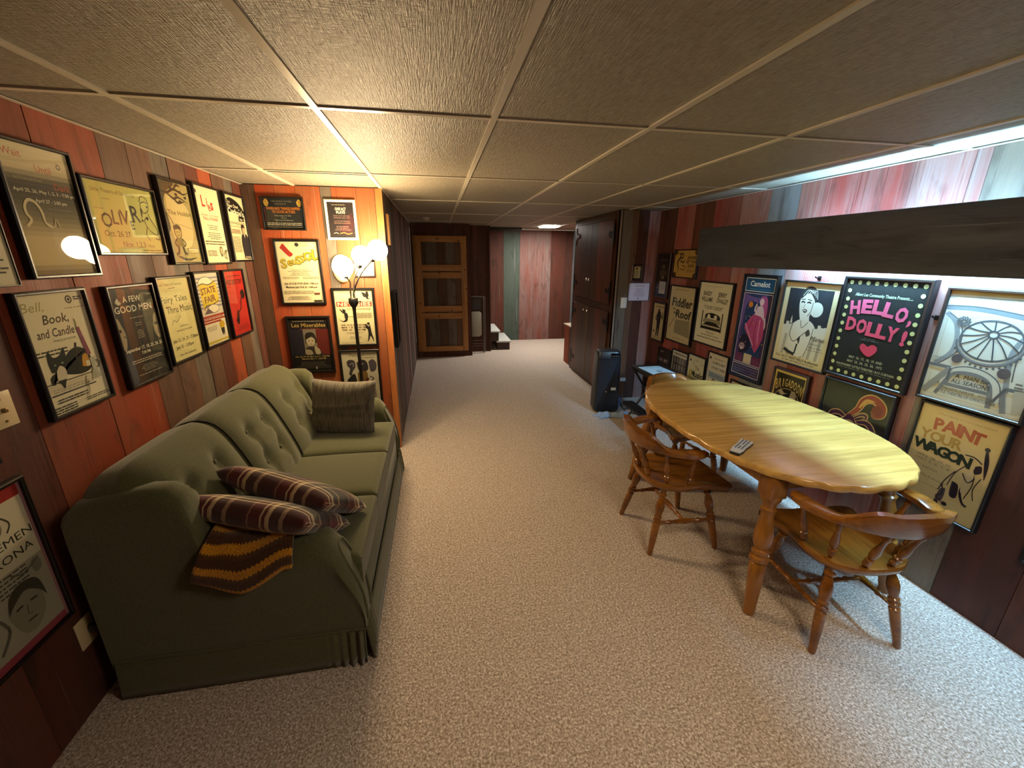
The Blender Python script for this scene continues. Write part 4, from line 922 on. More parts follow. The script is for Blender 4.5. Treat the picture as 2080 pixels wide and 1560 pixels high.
def a_fair(A):
    for k in range(9): A.rect(.0, .52+.05*k, 1, .545+.05*k, '#8a88a4')
    A.ell(.45, .86, .30, '#ece6d4', rv=.09); A.ring(.45, .86, .30, .012, '#3a3440', rv=.09); A.blob([(.14, .84), (.30, .86), (.55, .84), (.85, .88), (.88, .60), (.6, .56), (.3, .55), (.2, .50)], '#d8c024'); A.line([(.14, .84), (.30, .86), (.55, .84), (.85, .88)], .02, '#3a3020', 4); A.line([(.2, .50), (.3, .55), (.6, .56), (.88, .60)], .02, '#3a3020', 4)
    A.text('STATE', .50, .72, .085, '#7a3a1c', fit=.62, bold=.03, rot=4); A.text('FAIR', .52, .60, .085, '#7a3a1c', fit=.48, bold=.03, rot=4); A.ell(.58, .50, .25, '#e8e2d0', rv=.06); A.ring(.58, .50, .25, .012, '#3a3440', rv=.06); A.poly([(.15, .44), (.35, .52), (.55, .44)], '#5a5462')
    A.rect(0, 0, 1, .415, '#e8e0cc'); A.rect(.0, .385, 1, .415, '#a02c24'); A.rect(0, .335, 1, .36, '#a02c24'); A.rect(0, .30, .8, .325, '#a02c24'); A.greek(.05, .95, .365, .016, '#a02c24'); A.greek(.1, .6, .25, .006, '#4a443c', 4, 3, True); A.ell(.80, .25, .11, '#c8a41c', rv=.055); A.poly([(.72, .20), (.88, .20), (.84, .08), (.80, .13), (.76, .08)], '#1c1a26'); A.rect(0, .02, 1, .05, '#c8b43c')
poster('L', 2.609, 2.898, 1.112, 1.547, 'lilac striped poster with yellow ribbon banner reading STATE FAIR', a_fair, '#d4cdc4', group=GL)
def a_west(A):
    A.greek(.2, .9, .92, .014, '#3a1410'); A.text('WEST SIDE STORY', .52, .80, .07, '#1c0c0a', fit=.84, bold=.02); A.line([(.95, .66), (.80, .60), (.70, .52), (.62, .40), (.45, .34), (.30, .22)], .05, '#3a1412', 4, True)
    A.blob([(.72, .66), (.90, .70), (.97, .60), (.82, .54)], '#24100e'); A.blob([(.28, .22), (.42, .38), (.5, .34), (.40, .16)], '#24100e'); A.greek(.3, .9, .12, .008, '#7a2018', 4, 2.2)
poster('L', 2.946, 3.238, 1.112, 1.546, 'bright red poster with dark dancing limbs across its middle', a_west, '#b4281e', group=GL)
def a_ver(A):
    A.rect(0, .92, 1, 1, '#a82c28'); A.rect(0, 0, 1, .05, '#a8485a'); A.rect(.965, 0, 1, 1, '#b07a8a'); A.ell(.55, .80, .12, '#8a867c', rv=.07); A.line([(.4, .84), (.55, .90), (.75, .80), (.70, .74)], .02, '#4a463e', 4); A.text('GENTLEMEN', .48, .655, .05, '#2c2824', fit=.95, rot=3); A.text('OF VERONA', .46, .565, .05, '#2c2824', fit=.9, rot=3)
    A.rect(0, .05, .965, .52, '#b4aea2'); A.greek(.05, .75, .50, .008, '#3a362e', 5, 3.2); A.blob([(.42, .20), (.40, .30), (.5, .37), (.66, .38), (.78, .32), (.80, .22), (.74, .14), (.60, .09), (.48, .12)], '#9a9488'); A.blob([(.40, .28), (.46, .38), (.62, .42), (.80, .38), (.84, .24), (.78, .30), (.64, .36), (.48, .32)], '#4a463e'); A.line([(.48, .28), (.56, .285)], .025, '#3a362e'); A.line([(.65, .28), (.73, .275)], .025, '#3a362e'); A.line([(.55, .17), (.66, .165)], .02, '#4a3a34'); A.line([(.60, .27), (.58, .21), (.63, .205)], .012, '#5a564c')
    A.ell(.85, .46, .06, '#8a857a', rv=.05); A.line([(.55, .5), (.7, .46), (.9, .5)], .02, '#6a665c', 4); A.line([(.2, .10), (.35, .2), (.3, .3)], .03, '#6a665c', 4)
poster('L', 1.115, 1.412, 0.423, 0.972, 'large low poster with red top band and pencil drawn faces, beside the sofa end', a_ver, '#e2dac8', group=GL)

# ---- alcove wall ---------------------------------------------------
def a_bad(A):
    for u, s_ in ((.10, 1), (.93, -1)):
        A.blob([(u-.07, .88), (u, .98), (u+.06, .86), (u+.02, .74), (u-.04, .76)], '#c8a44c'); A.ell(u-.01, .88, .012, K); A.line([(u-.02, .80), (u+.02, .79)], .01, K)
    A.text('THE STUDIO PLAYERS', .49, .875, .05, '#9a968c', fit=.5, sp=1.3); A.text('PRESENTS', .46, .79, .045, '#9a968c', fit=.28, sp=1.3); A.text('WHEN BAD THINGS HAPPEN', .51, .625, .085, '#d07e2c', fit=.86, bold=.02); A.text('TO GOOD ACTORS', .51, .515, .085, '#d07e2c', fit=.58, bold=.02)
    A.text('Friday January 14, 2022', .48, .41, .045, '#b8b2a2', fit=.42); A.text('7:00 pm', .49, .335, .04, '#b8b2a2'); A.text('High School Auditorium', .49, .26, .045, '#b8b2a2', fit=.46); A.greek(.06, .94, .17, .022, '#c8c2b2', 2, 2.4); A.greek(.05, .95, .04, .02, '#6a665c'); A.rect(.02, .25, .05, .7, '#5a2c38'); A.rect(.965, .3, .985, .7, '#3a5a8a')
poster('B', -1.220, -0.931, 1.812, 2.039, 'small wide black poster with orange title, topmost in the alcove', a_bad, '#22252a', 0.011, 0.02, group=GB)
def a_one(A):
    A.blob([(.9, .75), (.98, .4), (.8, .1), (.4, .15), (.6, .4)], '#43212a'); A.text('BHS THEATRE PRESENTS', .44, .91, .022, '#d8d0c0', fit=.5); A.text('ONE ACT', .50, .775, .07, '#efe8d8', fit=.42, bold=.04); A.text('PLAYS', .50, .68, .07, '#efe8d8', fit=.34, bold=.04)
    for v, t_ in ((.60, 'FRIDAY, NOV. 18TH AND'), (.545, 'SATURDAY, NOV. 19TH'), (.45, '7:00 PM AT THE NHS'), (.395, 'PERFORMANCE PLATFORM'), (.30, 'BY THE STUDENTS'), (.255, 'IN THE GREATS'), (.205, 'AND DONT GET AN ENDS')): A.text(t_, .52, v, .028, '#b8908a', fit=.62 if len(t_) > 16 else .46)
    A.line([(.16, .11), (.26, .14), (.34, .10)], .02, '#d8d0c0', 3); A.line([(.40, .11), (.56, .14), (.7, .10), (.88, .13)], .03, '#c08a4a', 4)
poster('B', -0.789, -0.571, 1.750, 2.031, 'small cream framed black notice with white title, above the lamp globes', a_one, '#2a2226', 0.017, 0.016, 'c', group=GB)
def a_seuss(A):
    A.blob([(.08, .90), (.16, .97), (.22, .93), (.30, .86), (.38, .80), (.30, .76), (.22, .80), (.14, .86)], '#b0322c'); A.ell(.50, .955, .05, '#3a3632'); A.text('Little Theatre', .66, .962, .02, '#4a463e', fit=.2); A.text('of Owatonna', .66, .932, .02, '#4a463e', fit=.2)
    cs = [('S', .14, .58, .14, 8), ('e', .29, .62, .12, 8), ('u', .40, .64, .11, 6), ('s', .505, .64, .13, 4), ('s', .59, .67, .11, 6), ('i', .665, .70, .13, 4), ('c', .735, .71, .12, 6), ('a', .83, .70, .12, 2), ('l', .925, .72, .15, 0)]
    for ch, u, v, h, r in cs: A.text(ch.upper() if ch not in 'eui' else ch, u, v, h, '#4a4418', rot=r, bold=.05)
    for ch, u, v, h, r in cs: A.text(ch.upper() if ch not in 'eui' else ch, u, v+.004, h, '#c4b23c', rot=r, bold=.018)
    A.greek(.2, .8, .54, .006, '#5a5446', 5, 3.6, True); A.greek(.06, .45, .42, .006, '#5a5446', 2, 3); A.greek(.55, .95, .42, .006, '#5a5446', 2, 3)
    A.text('July 10-12 & 17-19, 2018 - 7:00 p.m.', .50, .305, .034, '#2c2a22', fit=.84, bold=.015); A.text('Matinees July 15 & 22 - 2:00 p.m.', .50, .245, .034, '#2c2a22', fit=.78, bold=.015)
    A.greek(.04, .80, .19, .006, '#5a5446', 3, 3.4); A.greek(.08, .72, .10, .006, '#5a5446', 4, 2.8, True); A.rect(.80, .135, .93, .165, '#6a3a2a'); A.rect(.76, .012, .97, .04, '#2c2a22')
poster('B', -1.178, -0.856, 1.271, 1.749, 'white poster with wobbly yellow bubble title under a red swoosh', a_seuss, '#ece2c4', 0.017, 0.022, group=GB)
def a_sm(A): A.greek(.2, .8, .85, .03, '#5a5446', 3, 2.5, True); A.text('IN MEMORY', .45, .2, .05, '#4a463a', fit=.5); A.greek(.3, .7, .10, .02, '#6a6456')
poster('B', -0.625, -0.468, 1.476, 1.677, 'small grey framed cream certificate half hidden by the glowing globes', a_sm, '#e4dab8', 0.012, 0.016, 'k')
def dancer(A, pts, head, c='#211d1a'):
    for p in pts: A.line(p, .055, c, 4, True)
    A.ell(head[0], head[1], .038, c)
def a_news(A):
    A.greek(.1, .5, .96, .006, '#6a6456', 2, 2.4); A.text('Disney', .22, .815, .022, '#3a362e'); A.rect(.03, .705, .97, .795, '#a83a2e'); A.text('NEWSIES', .50, .718, .064, '#efe6d2', fit=.88, bold=.03, sp=1.1)
    dancer(A, [[(.72, .96), (.80, .93), (.88, .91)], [(.86, .97), (.88, .93), (.90, .88)], [(.88, .91), (.86, .86), (.92, .84)], [(.88, .91), (.80, .89), (.74, .93)]], (.865, .955))
    dancer(A, [[(.10, .66), (.18, .60), (.24, .58), (.27, .53), (.24, .46), (.16, .43), (.06, .47)], [(.18, .66), (.22, .60), (.26, .55)], [(.25, .54), (.26, .46), (.18, .42)]], (.215, .63)); A.blob([(.21, .60), (.29, .58), (.30, .50), (.24, .45), (.21, .52)], '#211d1a')
    dancer(A, [[(.80, .35), (.84, .27), (.83, .18), (.80, .08), (.76, .04)], [(.86, .36), (.86, .27), (.88, .18), (.92, .10), (.94, .04)], [(.76, .38), (.78, .31), (.83, .28)]], (.83, .385)); A.blob([(.79, .32), (.88, .32), (.88, .17), (.82, .16)], '#211d1a')
    A.greek(.3, .95, .665, .006, '#6a6456', 2, 2.6); A.greek(.55, .95, .58, .006, '#6a6456', 6, 2.8); A.greek(.30, .48, .52, .008, '#6a6456')
    for v, t_ in ((.355, 'FEB. 23 & 24  7:00 PM'), (.31, 'MAR. 1 & 2  7:00 PM'), (.265, 'FEB. 25 - 2:00 PM')): A.text(t_, .43, v, .024, '#5a2c22', fit=.66-.04*(v < .3), bold=.02)
    A.greek(.2, .7, .22, .006, '#6a6456', 2, 2.2, True); A.greek(.3, .62, .14, .006, '#8a8472', 3, 2.4); A.greek(.05, .6, .03, .006, '#6a6456')
poster('B', -0.813, -0.491, 0.930, 1.396, 'cream poster with black leaping silhouettes and red title band behind the lamp pole', a_news, '#e8dcba', 0.019, 0.022, group=GB)
def a_mis(A):
    A.rect(0, .30, .33, .80, '#262336'); A.rect(.33, .30, .66, .80, '#8a7f74'); A.rect(.66, .30, 1, .80, '#6a1f1c'); A.greek(.1, .9, .94, .012, '#a8a090'); A.text('Les Miserables', .5, .84, .07, '#d0b060', fit=.86, bold=.008); A.text('SCHOOL EDITION', .52, .785, .032, '#9a5a4a', fit=.5)
    A.blob([(.36, .56), (.38, .70), (.48, .74), (.60, .72), (.66, .60), (.63, .53), (.5, .60), (.39, .52)], '#2a2420'); A.blob([(.30, .31), (.36, .44), (.48, .47), (.60, .46), (.72, .40), (.76, .31)], '#3a302a'); A.ell(.50, .575, .115, '#c8bca4', rv=.095); A.blob([(.38, .60), (.44, .70), (.56, .70), (.63, .60), (.54, .65), (.46, .63)], '#2a2420'); A.line([(.44, .58), (.48, .578)], .02, '#2a2018'); A.line([(.53, .578), (.57, .58)], .02, '#2a2018'); A.line([(.48, .515), (.53, .515)], .015, '#6a3a30'); A.blob([(.58, .48), (.70, .42), (.72, .33), (.60, .33)], '#b8ac98'); A.blob([(.34, .42), (.48, .40), (.52, .32), (.34, .32)], '#a89c88')
    A.rect(0, 0, 1, .31, '#181518'); A.text('Feb. 26, 27, 28, Mar. 5, 6, 7 - 7:00 PM', .5, .265, .028, '#d8c078', fit=.88, bold=.01); A.text('Matinee Mar. 7 - 2:00 PM', .53, .22, .028, '#d8c078', fit=.62, bold=.01); A.greek(.1, .9, .16, .014, '#5a5450', 3, 1.9, True); A.rect(.05, .085, .95, .092, '#6a645c'); A.greek(.1, .95, .05, .012, '#5a5450', 1); A.rect(.55, .03, .59, .08, '#b8b0a0')
poster('B', -1.175, -0.849, 0.722, 1.182, 'dark poster with blue grey and red bands around a pale child face', a_mis, '#1b181c', 0.018, 0.022, group=GB)
def a_low(A):
    A.text('Fractured', .42, .905, .05, '#4a463e', fit=.42, shear=.4); A.greek(.55, .95, .925, .006, '#8a8472', 1); A.greek(.45, .9, .87, .010, '#5a5248', 1)
    for pts, c in (([(.12, .80), (.2, .84), (.34, .82), (.36, .70), (.28, .62), (.22, .52), (.16, .56), (.2, .66), (.14, .72)], '#4a4450'), ([(.40, .78), (.55, .84), (.68, .80), (.72, .66), (.62, .60), (.45, .62)], '#3a3440'), ([(.74, .80), (.86, .84), (.96, .76), (.92, .62), (.78, .60)], '#5a5464'), ([(.10, .44), (.3, .56), (.36, .44), (.34, .30), (.12, .30)], '#23202a'), ([(.40, .58), (.66, .60), (.66, .40), (.42, .38)], '#8a6a38'), ([(.70, .56), (.92, .54), (.94, .36), (.72, .36)], '#d8d0c4')): A.blob(pts, c)
    A.line([(.6, .34), (.7, .46), (.62, .42), (.72, .34)], .05, '#7a3a30', 3); A.line([(.74, .50), (.85, .45), (.78, .40), (.9, .38)], .03, '#2c2830', 4); A.line([(.2, .74), (.3, .78), (.3, .70)], .02, '#b8b0b8', 3); A.line([(.48, .74), (.6, .76)], .02, '#b0a8b0'); A.greek(.1, .9, .2, .012, '#5a5248', 6, 2.2)
poster('B', -0.812, -0.497, 0.445, 0.903, 'lowest alcove poster, white with crowded grey and brown costumed figures', a_low, '#ded6c6', 0.018, 0.022, group=GB)

# ---- right wall ----------------------------------------------------
def a_r1(A):
    A.rect(.08, .04, .92, .96, '#241418'); A.ell(.5, .72, .16, '#5a4a3a', rv=.05); A.blob([(.2, .60), (.5, .66), (.8, .60), (.72, .50), (.28, .50)], '#4a3c30'); A.ell(.5, .46, .14, '#6a5a46', rv=.05); A.rect(.28, .06, .82, .36, '#a8a4a8'); A.greek(.36, .74, .30, .008, '#6a666a', 7, 3); A.ell(.16, .20, .06, '#8a7a5a', rv=.02); A.greek(.2, .8, .88, .012, '#6a5040', 2, 2)
poster('R', 4.09, 4.365, 1.215, 1.682, 'tall dark walnut framed black poster with pale slip, beside the narrow panel corner', a_r1, '#1a1012', 0.02, 0.03, 'w', group=GR)
def a_annie(A):
    for u, v in ((.06, .94), (.94, .94), (.06, .06), (.94, .06)): A.ell(u, v, .07, '#4a3414')
    A.text('ANNIE', .76, .68, .11, '#3a2810', fit=.38, bold=.03); A.text('GET YOUR', .76, .53, .11, '#3a2810', fit=.44, bold=.03); A.text('GUN', .76, .38, .11, '#3a2810', fit=.26, bold=.03); A.greek(.55, .95, .30, .012, '#6a5020', 5, 2.2, True)
    A.line([(.18, .90), (.28, .84), (.24, .70), (.18, .62), (.16, .48), (.22, .30), (.14, .12)], .05, '#2c1e0c', 4, True); A.ring(.33, .80, .06, .035, '#2c1e0c'); A.line([(.28, .62), (.40, .55), (.46, .64)], .035, '#2c1e0c', 3); A.line([(.30, .30), (.48, .28), (.5, .40), (.36, .44)], .02, '#4a3414', 4)
poster('R', 3.637, 4.045, 1.441, 1.715, 'wide ochre poster of a slim sketched figure, left of the charcoal plank', a_annie, '#b08a48', 0.012, 0.026, 'w', group=GR)
def a_r3(A):
    A.greek(.15, .9, .90, .025, '#5a4a38'); A.ell(.5, .82, .09, '#1c1a1c', rv=.035); A.blob([(.38, .78), (.64, .78), (.70, .62), (.66, .40), (.62, .12), (.54, .12), (.52, .34), (.46, .12), (.38, .12), (.38, .40), (.34, .62)], '#22202a'); A.line([(.40, .72), (.26, .60), (.34, .54)], .06, '#22202a', 3); A.line([(.66, .72), (.84, .60), (.8, .78)], .06, '#22202a', 3); A.ell(.16, .22, .06, '#3a3432'); A.greek(.1, .9, .05, .014, '#6a5a48', 1)
poster('R', 4.09, 4.352, 0.742, 1.167, 'narrow tan poster with single standing dark figure, lower left corner of the right wall', a_r3, '#b8a684', 0.014, 0.028, group=GR)
def a_fid(A):
    A.greek(.2, .7, .945, .008, '#6a604c', 1); A.text('Fiddler', .52, .645, .15, '#2c2a28', fit=.82, bold=.03, shear=.05); A.text('on', .22, .575, .045, '#2c2a28', bold=.03); A.text('the', .26, .50, .045, '#2c2a28', bold=.03); A.text('Roof', .62, .445, .14, '#2c2a28', fit=.62, bold=.03, shear=.05); A.poly([(.32, .40), (.9, .42), (.95, .12), (.30, .15)], '#8c836c'); A.line([(.08, .22), (.26, .42)], .03, '#8a7464'); A.greek(.3, .8, .05, .008, '#6a604c')
poster('R', 3.583, 4.040, 0.800, 1.371, 'cream poster with heavy uneven black lettering above a grey block', a_fid, '#bdae8c', 0.014, 0.028, group=GR)
def a_ido(A):
    A.text('LITTLE THEATRE OF OWATONNA', .42, .935, .014, '#7a725a', fit=.5); 
    A.text('SANDY', .26, .79, .07, '#26241f', fit=.28, bold=.02); A.text('WILLIAMS', .26, .695, .07, '#26241f', fit=.36, bold=.02); A.text('JERRY', .72, .79, .07, '#26241f', fit=.26, bold=.02); A.text('OWALLEY', .74, .695, .07, '#26241f', fit=.34, bold=.02); A.text('in', .50, .665, .02, '#26241f'); A.text('"I DO! I DO!"', .50, .575, .055, '#26241f', fit=.58, bold=.012)
    A.rect(.17, .23, .20, .54, K); A.rect(.80, .23, .83, .54, K); A.rect(.20, .24, .80, .29, K); A.blob([(.28, .42), (.30, .49), (.50, .52), (.72, .49), (.74, .42), (.5, .44)], '#1e1c1a'); A.ell(.40, .455, .05, '#d8d0b8'); A.ell(.61, .455, .05, '#d8d0b8'); A.poly([(.25, .42), (.76, .42), (.80, .35), (.21, .35)], '#8e886e'); A.blob([(.20, .29), (.34, .36), (.5, .37), (.66, .36), (.80, .29)], '#1e1c1a'); A.rect(.20, .28, .80, .31, '#b8b098'); A.rect(.20, .27, .80, .285, K)
    A.greek(.35, .68, .20, .009, '#5a5442', 2, 2.6, True); A.greek(.22, .80, .14, .011, '#5a5442', 1); A.greek(.10, .92, .09, .013, '#5a5442', 1)
poster('R', 3.083, 3.548, 0.874, 1.439, 'cream poster with two black names over a drawn four post bed', a_ido, '#d6cfb6', 0.013, 0.028, group=GR)
def a_cam(A):
    A.rect(.04, .855, .96, .985, '#e0ecf0'); A.rect(.055, .862, .945, .978, '#16558e'); A.text('Camelot', .5, .905, .05, '#eaf4f4', fit=.62, bold=.02); A.greek(.2, .88, .876, .009, '#3a80b0', 1)
    A.rect(.04, .14, .96, .84, '#d8cce4'); A.rect(.055, .146, .945, .834, '#1a3a6c'); A.rect(.055, .146, .17, .834, '#4a3a7c'); A.rect(.86, .146, .945, .834, '#3a2c5c'); A.blob([(.06, .83), (.5, .80), (.78, .83), (.60, .76), (.30, .76), (.16, .70), (.12, .55), (.06, .5)], '#6a56a0')
    A.ell(.32, .73, .07, '#d8842c'); A.blob([(.62, .82), (.80, .81), (.86, .70), (.84, .58), (.74, .60), (.64, .72)], '#b05a9c'); A.ell(.66, .765, .07, '#e0c8d8', rv=.035); A.blob([(.55, .72), (.72, .72), (.80, .60), (.66, .56), (.50, .62)], '#d8c8dc'); A.line([(.52, .74), (.48, .68), (.58, .66)], .05, '#d8c8dc', 3); A.line([(.82, .62), (.86, .54), (.78, .48)], .05, '#d0c0d8', 3)
    A.blob([(.46, .64), (.74, .62), (.84, .54), (.86, .42), (.72, .28), (.64, .30), (.50, .38), (.30, .46), (.24, .52)], '#b0447c'); A.line([(.60, .60), (.58, .46), (.66, .32)], .02, '#7a2c5c', 4); A.line([(.70, .60), (.70, .48), (.74, .36)], .02, '#e4a8cc', 4); A.line([(.48, .60), (.40, .52), (.34, .48)], .02, '#7a2c5c', 4); A.line([(.24, .54), (.42, .44), (.60, .34)], .03, '#d89cc0', 5)
    A.blob([(.14, .40), (.34, .44), (.52, .34), (.40, .26), (.16, .25)], '#1c1c38'); A.ell(.25, .31, .10, '#a88a9c', rv=.035); A.line([(.2, .32), (.23, .325)], .02, '#2a1c3c'); A.line([(.27, .325), (.3, .32)], .02, '#2a1c3c'); A.line([(.2, .295), (.25, .285), (.3, .295)], .02, '#f0e0d0', 3)
    for k in range(26): A.ell(A.rnd.uniform(.12, .9), A.rnd.uniform(.16, .78), .014, ['#c89ad0', '#d87aa8', '#8a70c0', '#c8b04c'][k % 4])
    A.rect(.10, .15, .34, .235, '#6a2c5c'); A.rect(.66, .15, .92, .235, '#6a2c5c'); A.rect(.38, .15, .64, .245, '#c8bca0'); A.rect(.04, .02, .96, .13, '#d8cce4'); A.rect(.055, .026, .945, .124, '#1e2c54'); A.greek(.1, .92, .095, .013, '#6a5a8c', 3, 2.0)
poster('R', 2.636, 2.985, 0.706, 1.521, 'tall blue and magenta poster of a red haired lady in pink gown', a_cam, '#22355e', 0.014, 0.03, group=GR)
def a_mame(A):
    A.rect(.09, .42, .90, .93, '#272b30'); P = [(.09, .42)]; x = .09
    while x < .89:
        h = .47+A.rnd.uniform(0, .06); P += [(x, h), (x+.05, h)]; x += .055
    P += [(.90, .42)]; A.poly(P, '#c9c3ae'); A.poly([(.21, .5), (.235, .60), (.26, .5)], '#c9c3ae')
    A.ell(.66, .70, .115, '#d2cfbd'); A.rect(.09, .10, .90, .425, '#cdc5ac')
    for u in (.14, .26, .40, .52, .66, .80): A.poly([(u, .10), (u+.05, .10), (u+.08, .36), (u+.02, .36)], '#a8a08a')
    A.blob([(.36, .64), (.33, .76), (.36, .86), (.44, .92), (.54, .90), (.60, .80), (.60, .70), (.56, .62), (.56, .54), (.42, .54)], '#d8d3c0'); A.blob([(.34, .80), (.36, .90), (.44, .96), (.56, .95), (.64, .87), (.62, .78), (.58, .82), (.50, .88), (.42, .86)], '#34322f')
    for k in range(5): A.line([(.37+.05*k, .85+.01*k), (.45+.04*k, .92), (.52+.03*k, .90-.02*k)], .008, '#d8d3c0', 3)
    A.line([(.36, .765), (.39, .778), (.43, .768)], .022, K, 3); A.line([(.47, .768), (.51, .778), (.54, .765)], .022, K, 3); A.line([(.36, .80), (.43, .81)], .012, K); A.line([(.47, .81), (.55, .80)], .012, K); A.blob([(.40, .675), (.46, .69), (.50, .675), (.46, .645)], '#2e2624'); A.line([(.42, .672), (.48, .672)], .012, '#e4dfcc'); A.line([(.58, .78), (.57, .68), (.52, .61)], .010, '#3a3630', 4); A.line([(.44, .75), (.42, .70), (.45, .695)], .008, '#5a544a')
    A.blob([(.28, .50), (.40, .56), (.58, .56), (.70, .48), (.68, .30), (.60, .14), (.46, .10), (.30, .14), (.26, .30)], '#d4cdb8'); A.line([(.28, .50), (.26, .36), (.36, .28), (.50, .38), (.58, .44)], .012, '#3a3630', 4); A.line([(.42, .55), (.46, .46), (.56, .54)], .01, '#3a3630', 3); A.line([(.68, .48), (.66, .30), (.60, .12)], .01, '#3a3630', 3)
    A.line([(.20, .17), (.30, .14), (.42, .12)], .05, '#34322f', 3); A.line([(.42, .13), (.44, .26)], .03, '#34322f'); A.blob([(.42, .32), (.47, .36), (.47, .26)], '#34322f'); A.blob([(.55, .42), (.60, .46), (.64, .40), (.58, .37)], '#4a463e')
    A.text('Mame', .79, .335, .055, '#26241f', fit=.25, shear=.3); A.text('Directed by', .76, .285, .022, '#5a5444'); A.text('Wm. A. Ross', .78, .24, .024, '#4a4436'); A.rect(.64, .215, .92, .219, '#5a5444')
    A.text('Oct. 14-17  WEST HILLS Auditorium', .48, .055, .028, '#2c2820', fit=.84, bold=.012, shear=.15); A.greek(.2, .85, .028, .008, '#6a624e')
poster('R', 2.140, 2.578, 0.930, 1.497, 'cream poster of a laughing woman in white against a black night skyline', a_mame, '#cdbb8e', 0.012, 0.028, group=GR)
def a_dolly(A):
    n, m = 9, 11
    for i in range(n): A.ell(.06+.88*i/(n-1), .965, .026, '#c2c486'); A.ell(.06+.88*i/(n-1), .035, .026, '#c2c486')
    for j in range(1, m): A.ell(.06, .035+.93*j/m, .026, '#c2c486'); A.ell(.94, .035+.93*j/m, .026, '#c2c486')
    A.text('Albert Lea Community Theatre Presents.....', .50, .835, .03, '#b8bea0', fit=.70, bold=.02, shear=.1)
    for ch, u, v, r in (('H', .20, .655, 8), ('E', .345, .675, 3), ('L', .485, .68, 0), ('L', .615, .665, -5), ('O', .76, .635, -10), (',', .875, .625, -10)): A.text(ch, u, v, .125, '#cc5a78', bold=.05, rot=r, fit=.135 if ch != ',' else .04)
    for ch, u, v, r in (('D', .19, .485, 0), ('O', .335, .475, 0), ('L', .47, .46, -2), ('L', .595, .455, -3), ('Y', .72, .445, -3), ('!', .86, .425, -4)): A.text(ch, u, v, .125, '#cc4a62', bold=.05, rot=r, fit=.135 if ch != '!' else .055)
    A.greek(.36, .60, .40, .014, '#4a4a44', 1); A.greek(.40, .56, .42, .01, '#4a4a44', 1); A.blob([(.48, .345), (.54, .375), (.60, .35), (.59, .30), (.52, .25), (.43, .28), (.38, .33), (.41, .37)], '#c8405a')
    A.text('MAY  16,  17,  18,  19  AND', .49, .20, .024, '#a8a684', fit=.44, bold=.02); A.text('MAY  23,  24,  25,  26,  1972', .49, .155, .024, '#a8a684', fit=.46, bold=.02); A.text('SOUTHWEST LITTLE THEATRE / 8:15 CURTAIN', .50, .105, .022, '#b0ae8c', fit=.76, bold=.02); A.greek(.14, .86, .085, .007, '#6a6a58')
poster('R', 1.664, 2.137, 0.952, 1.545, 'large black poster bordered by yellow dots with pink block letters and heart', a_dolly, '#20211f', 0.016, 0.034, group=GR)
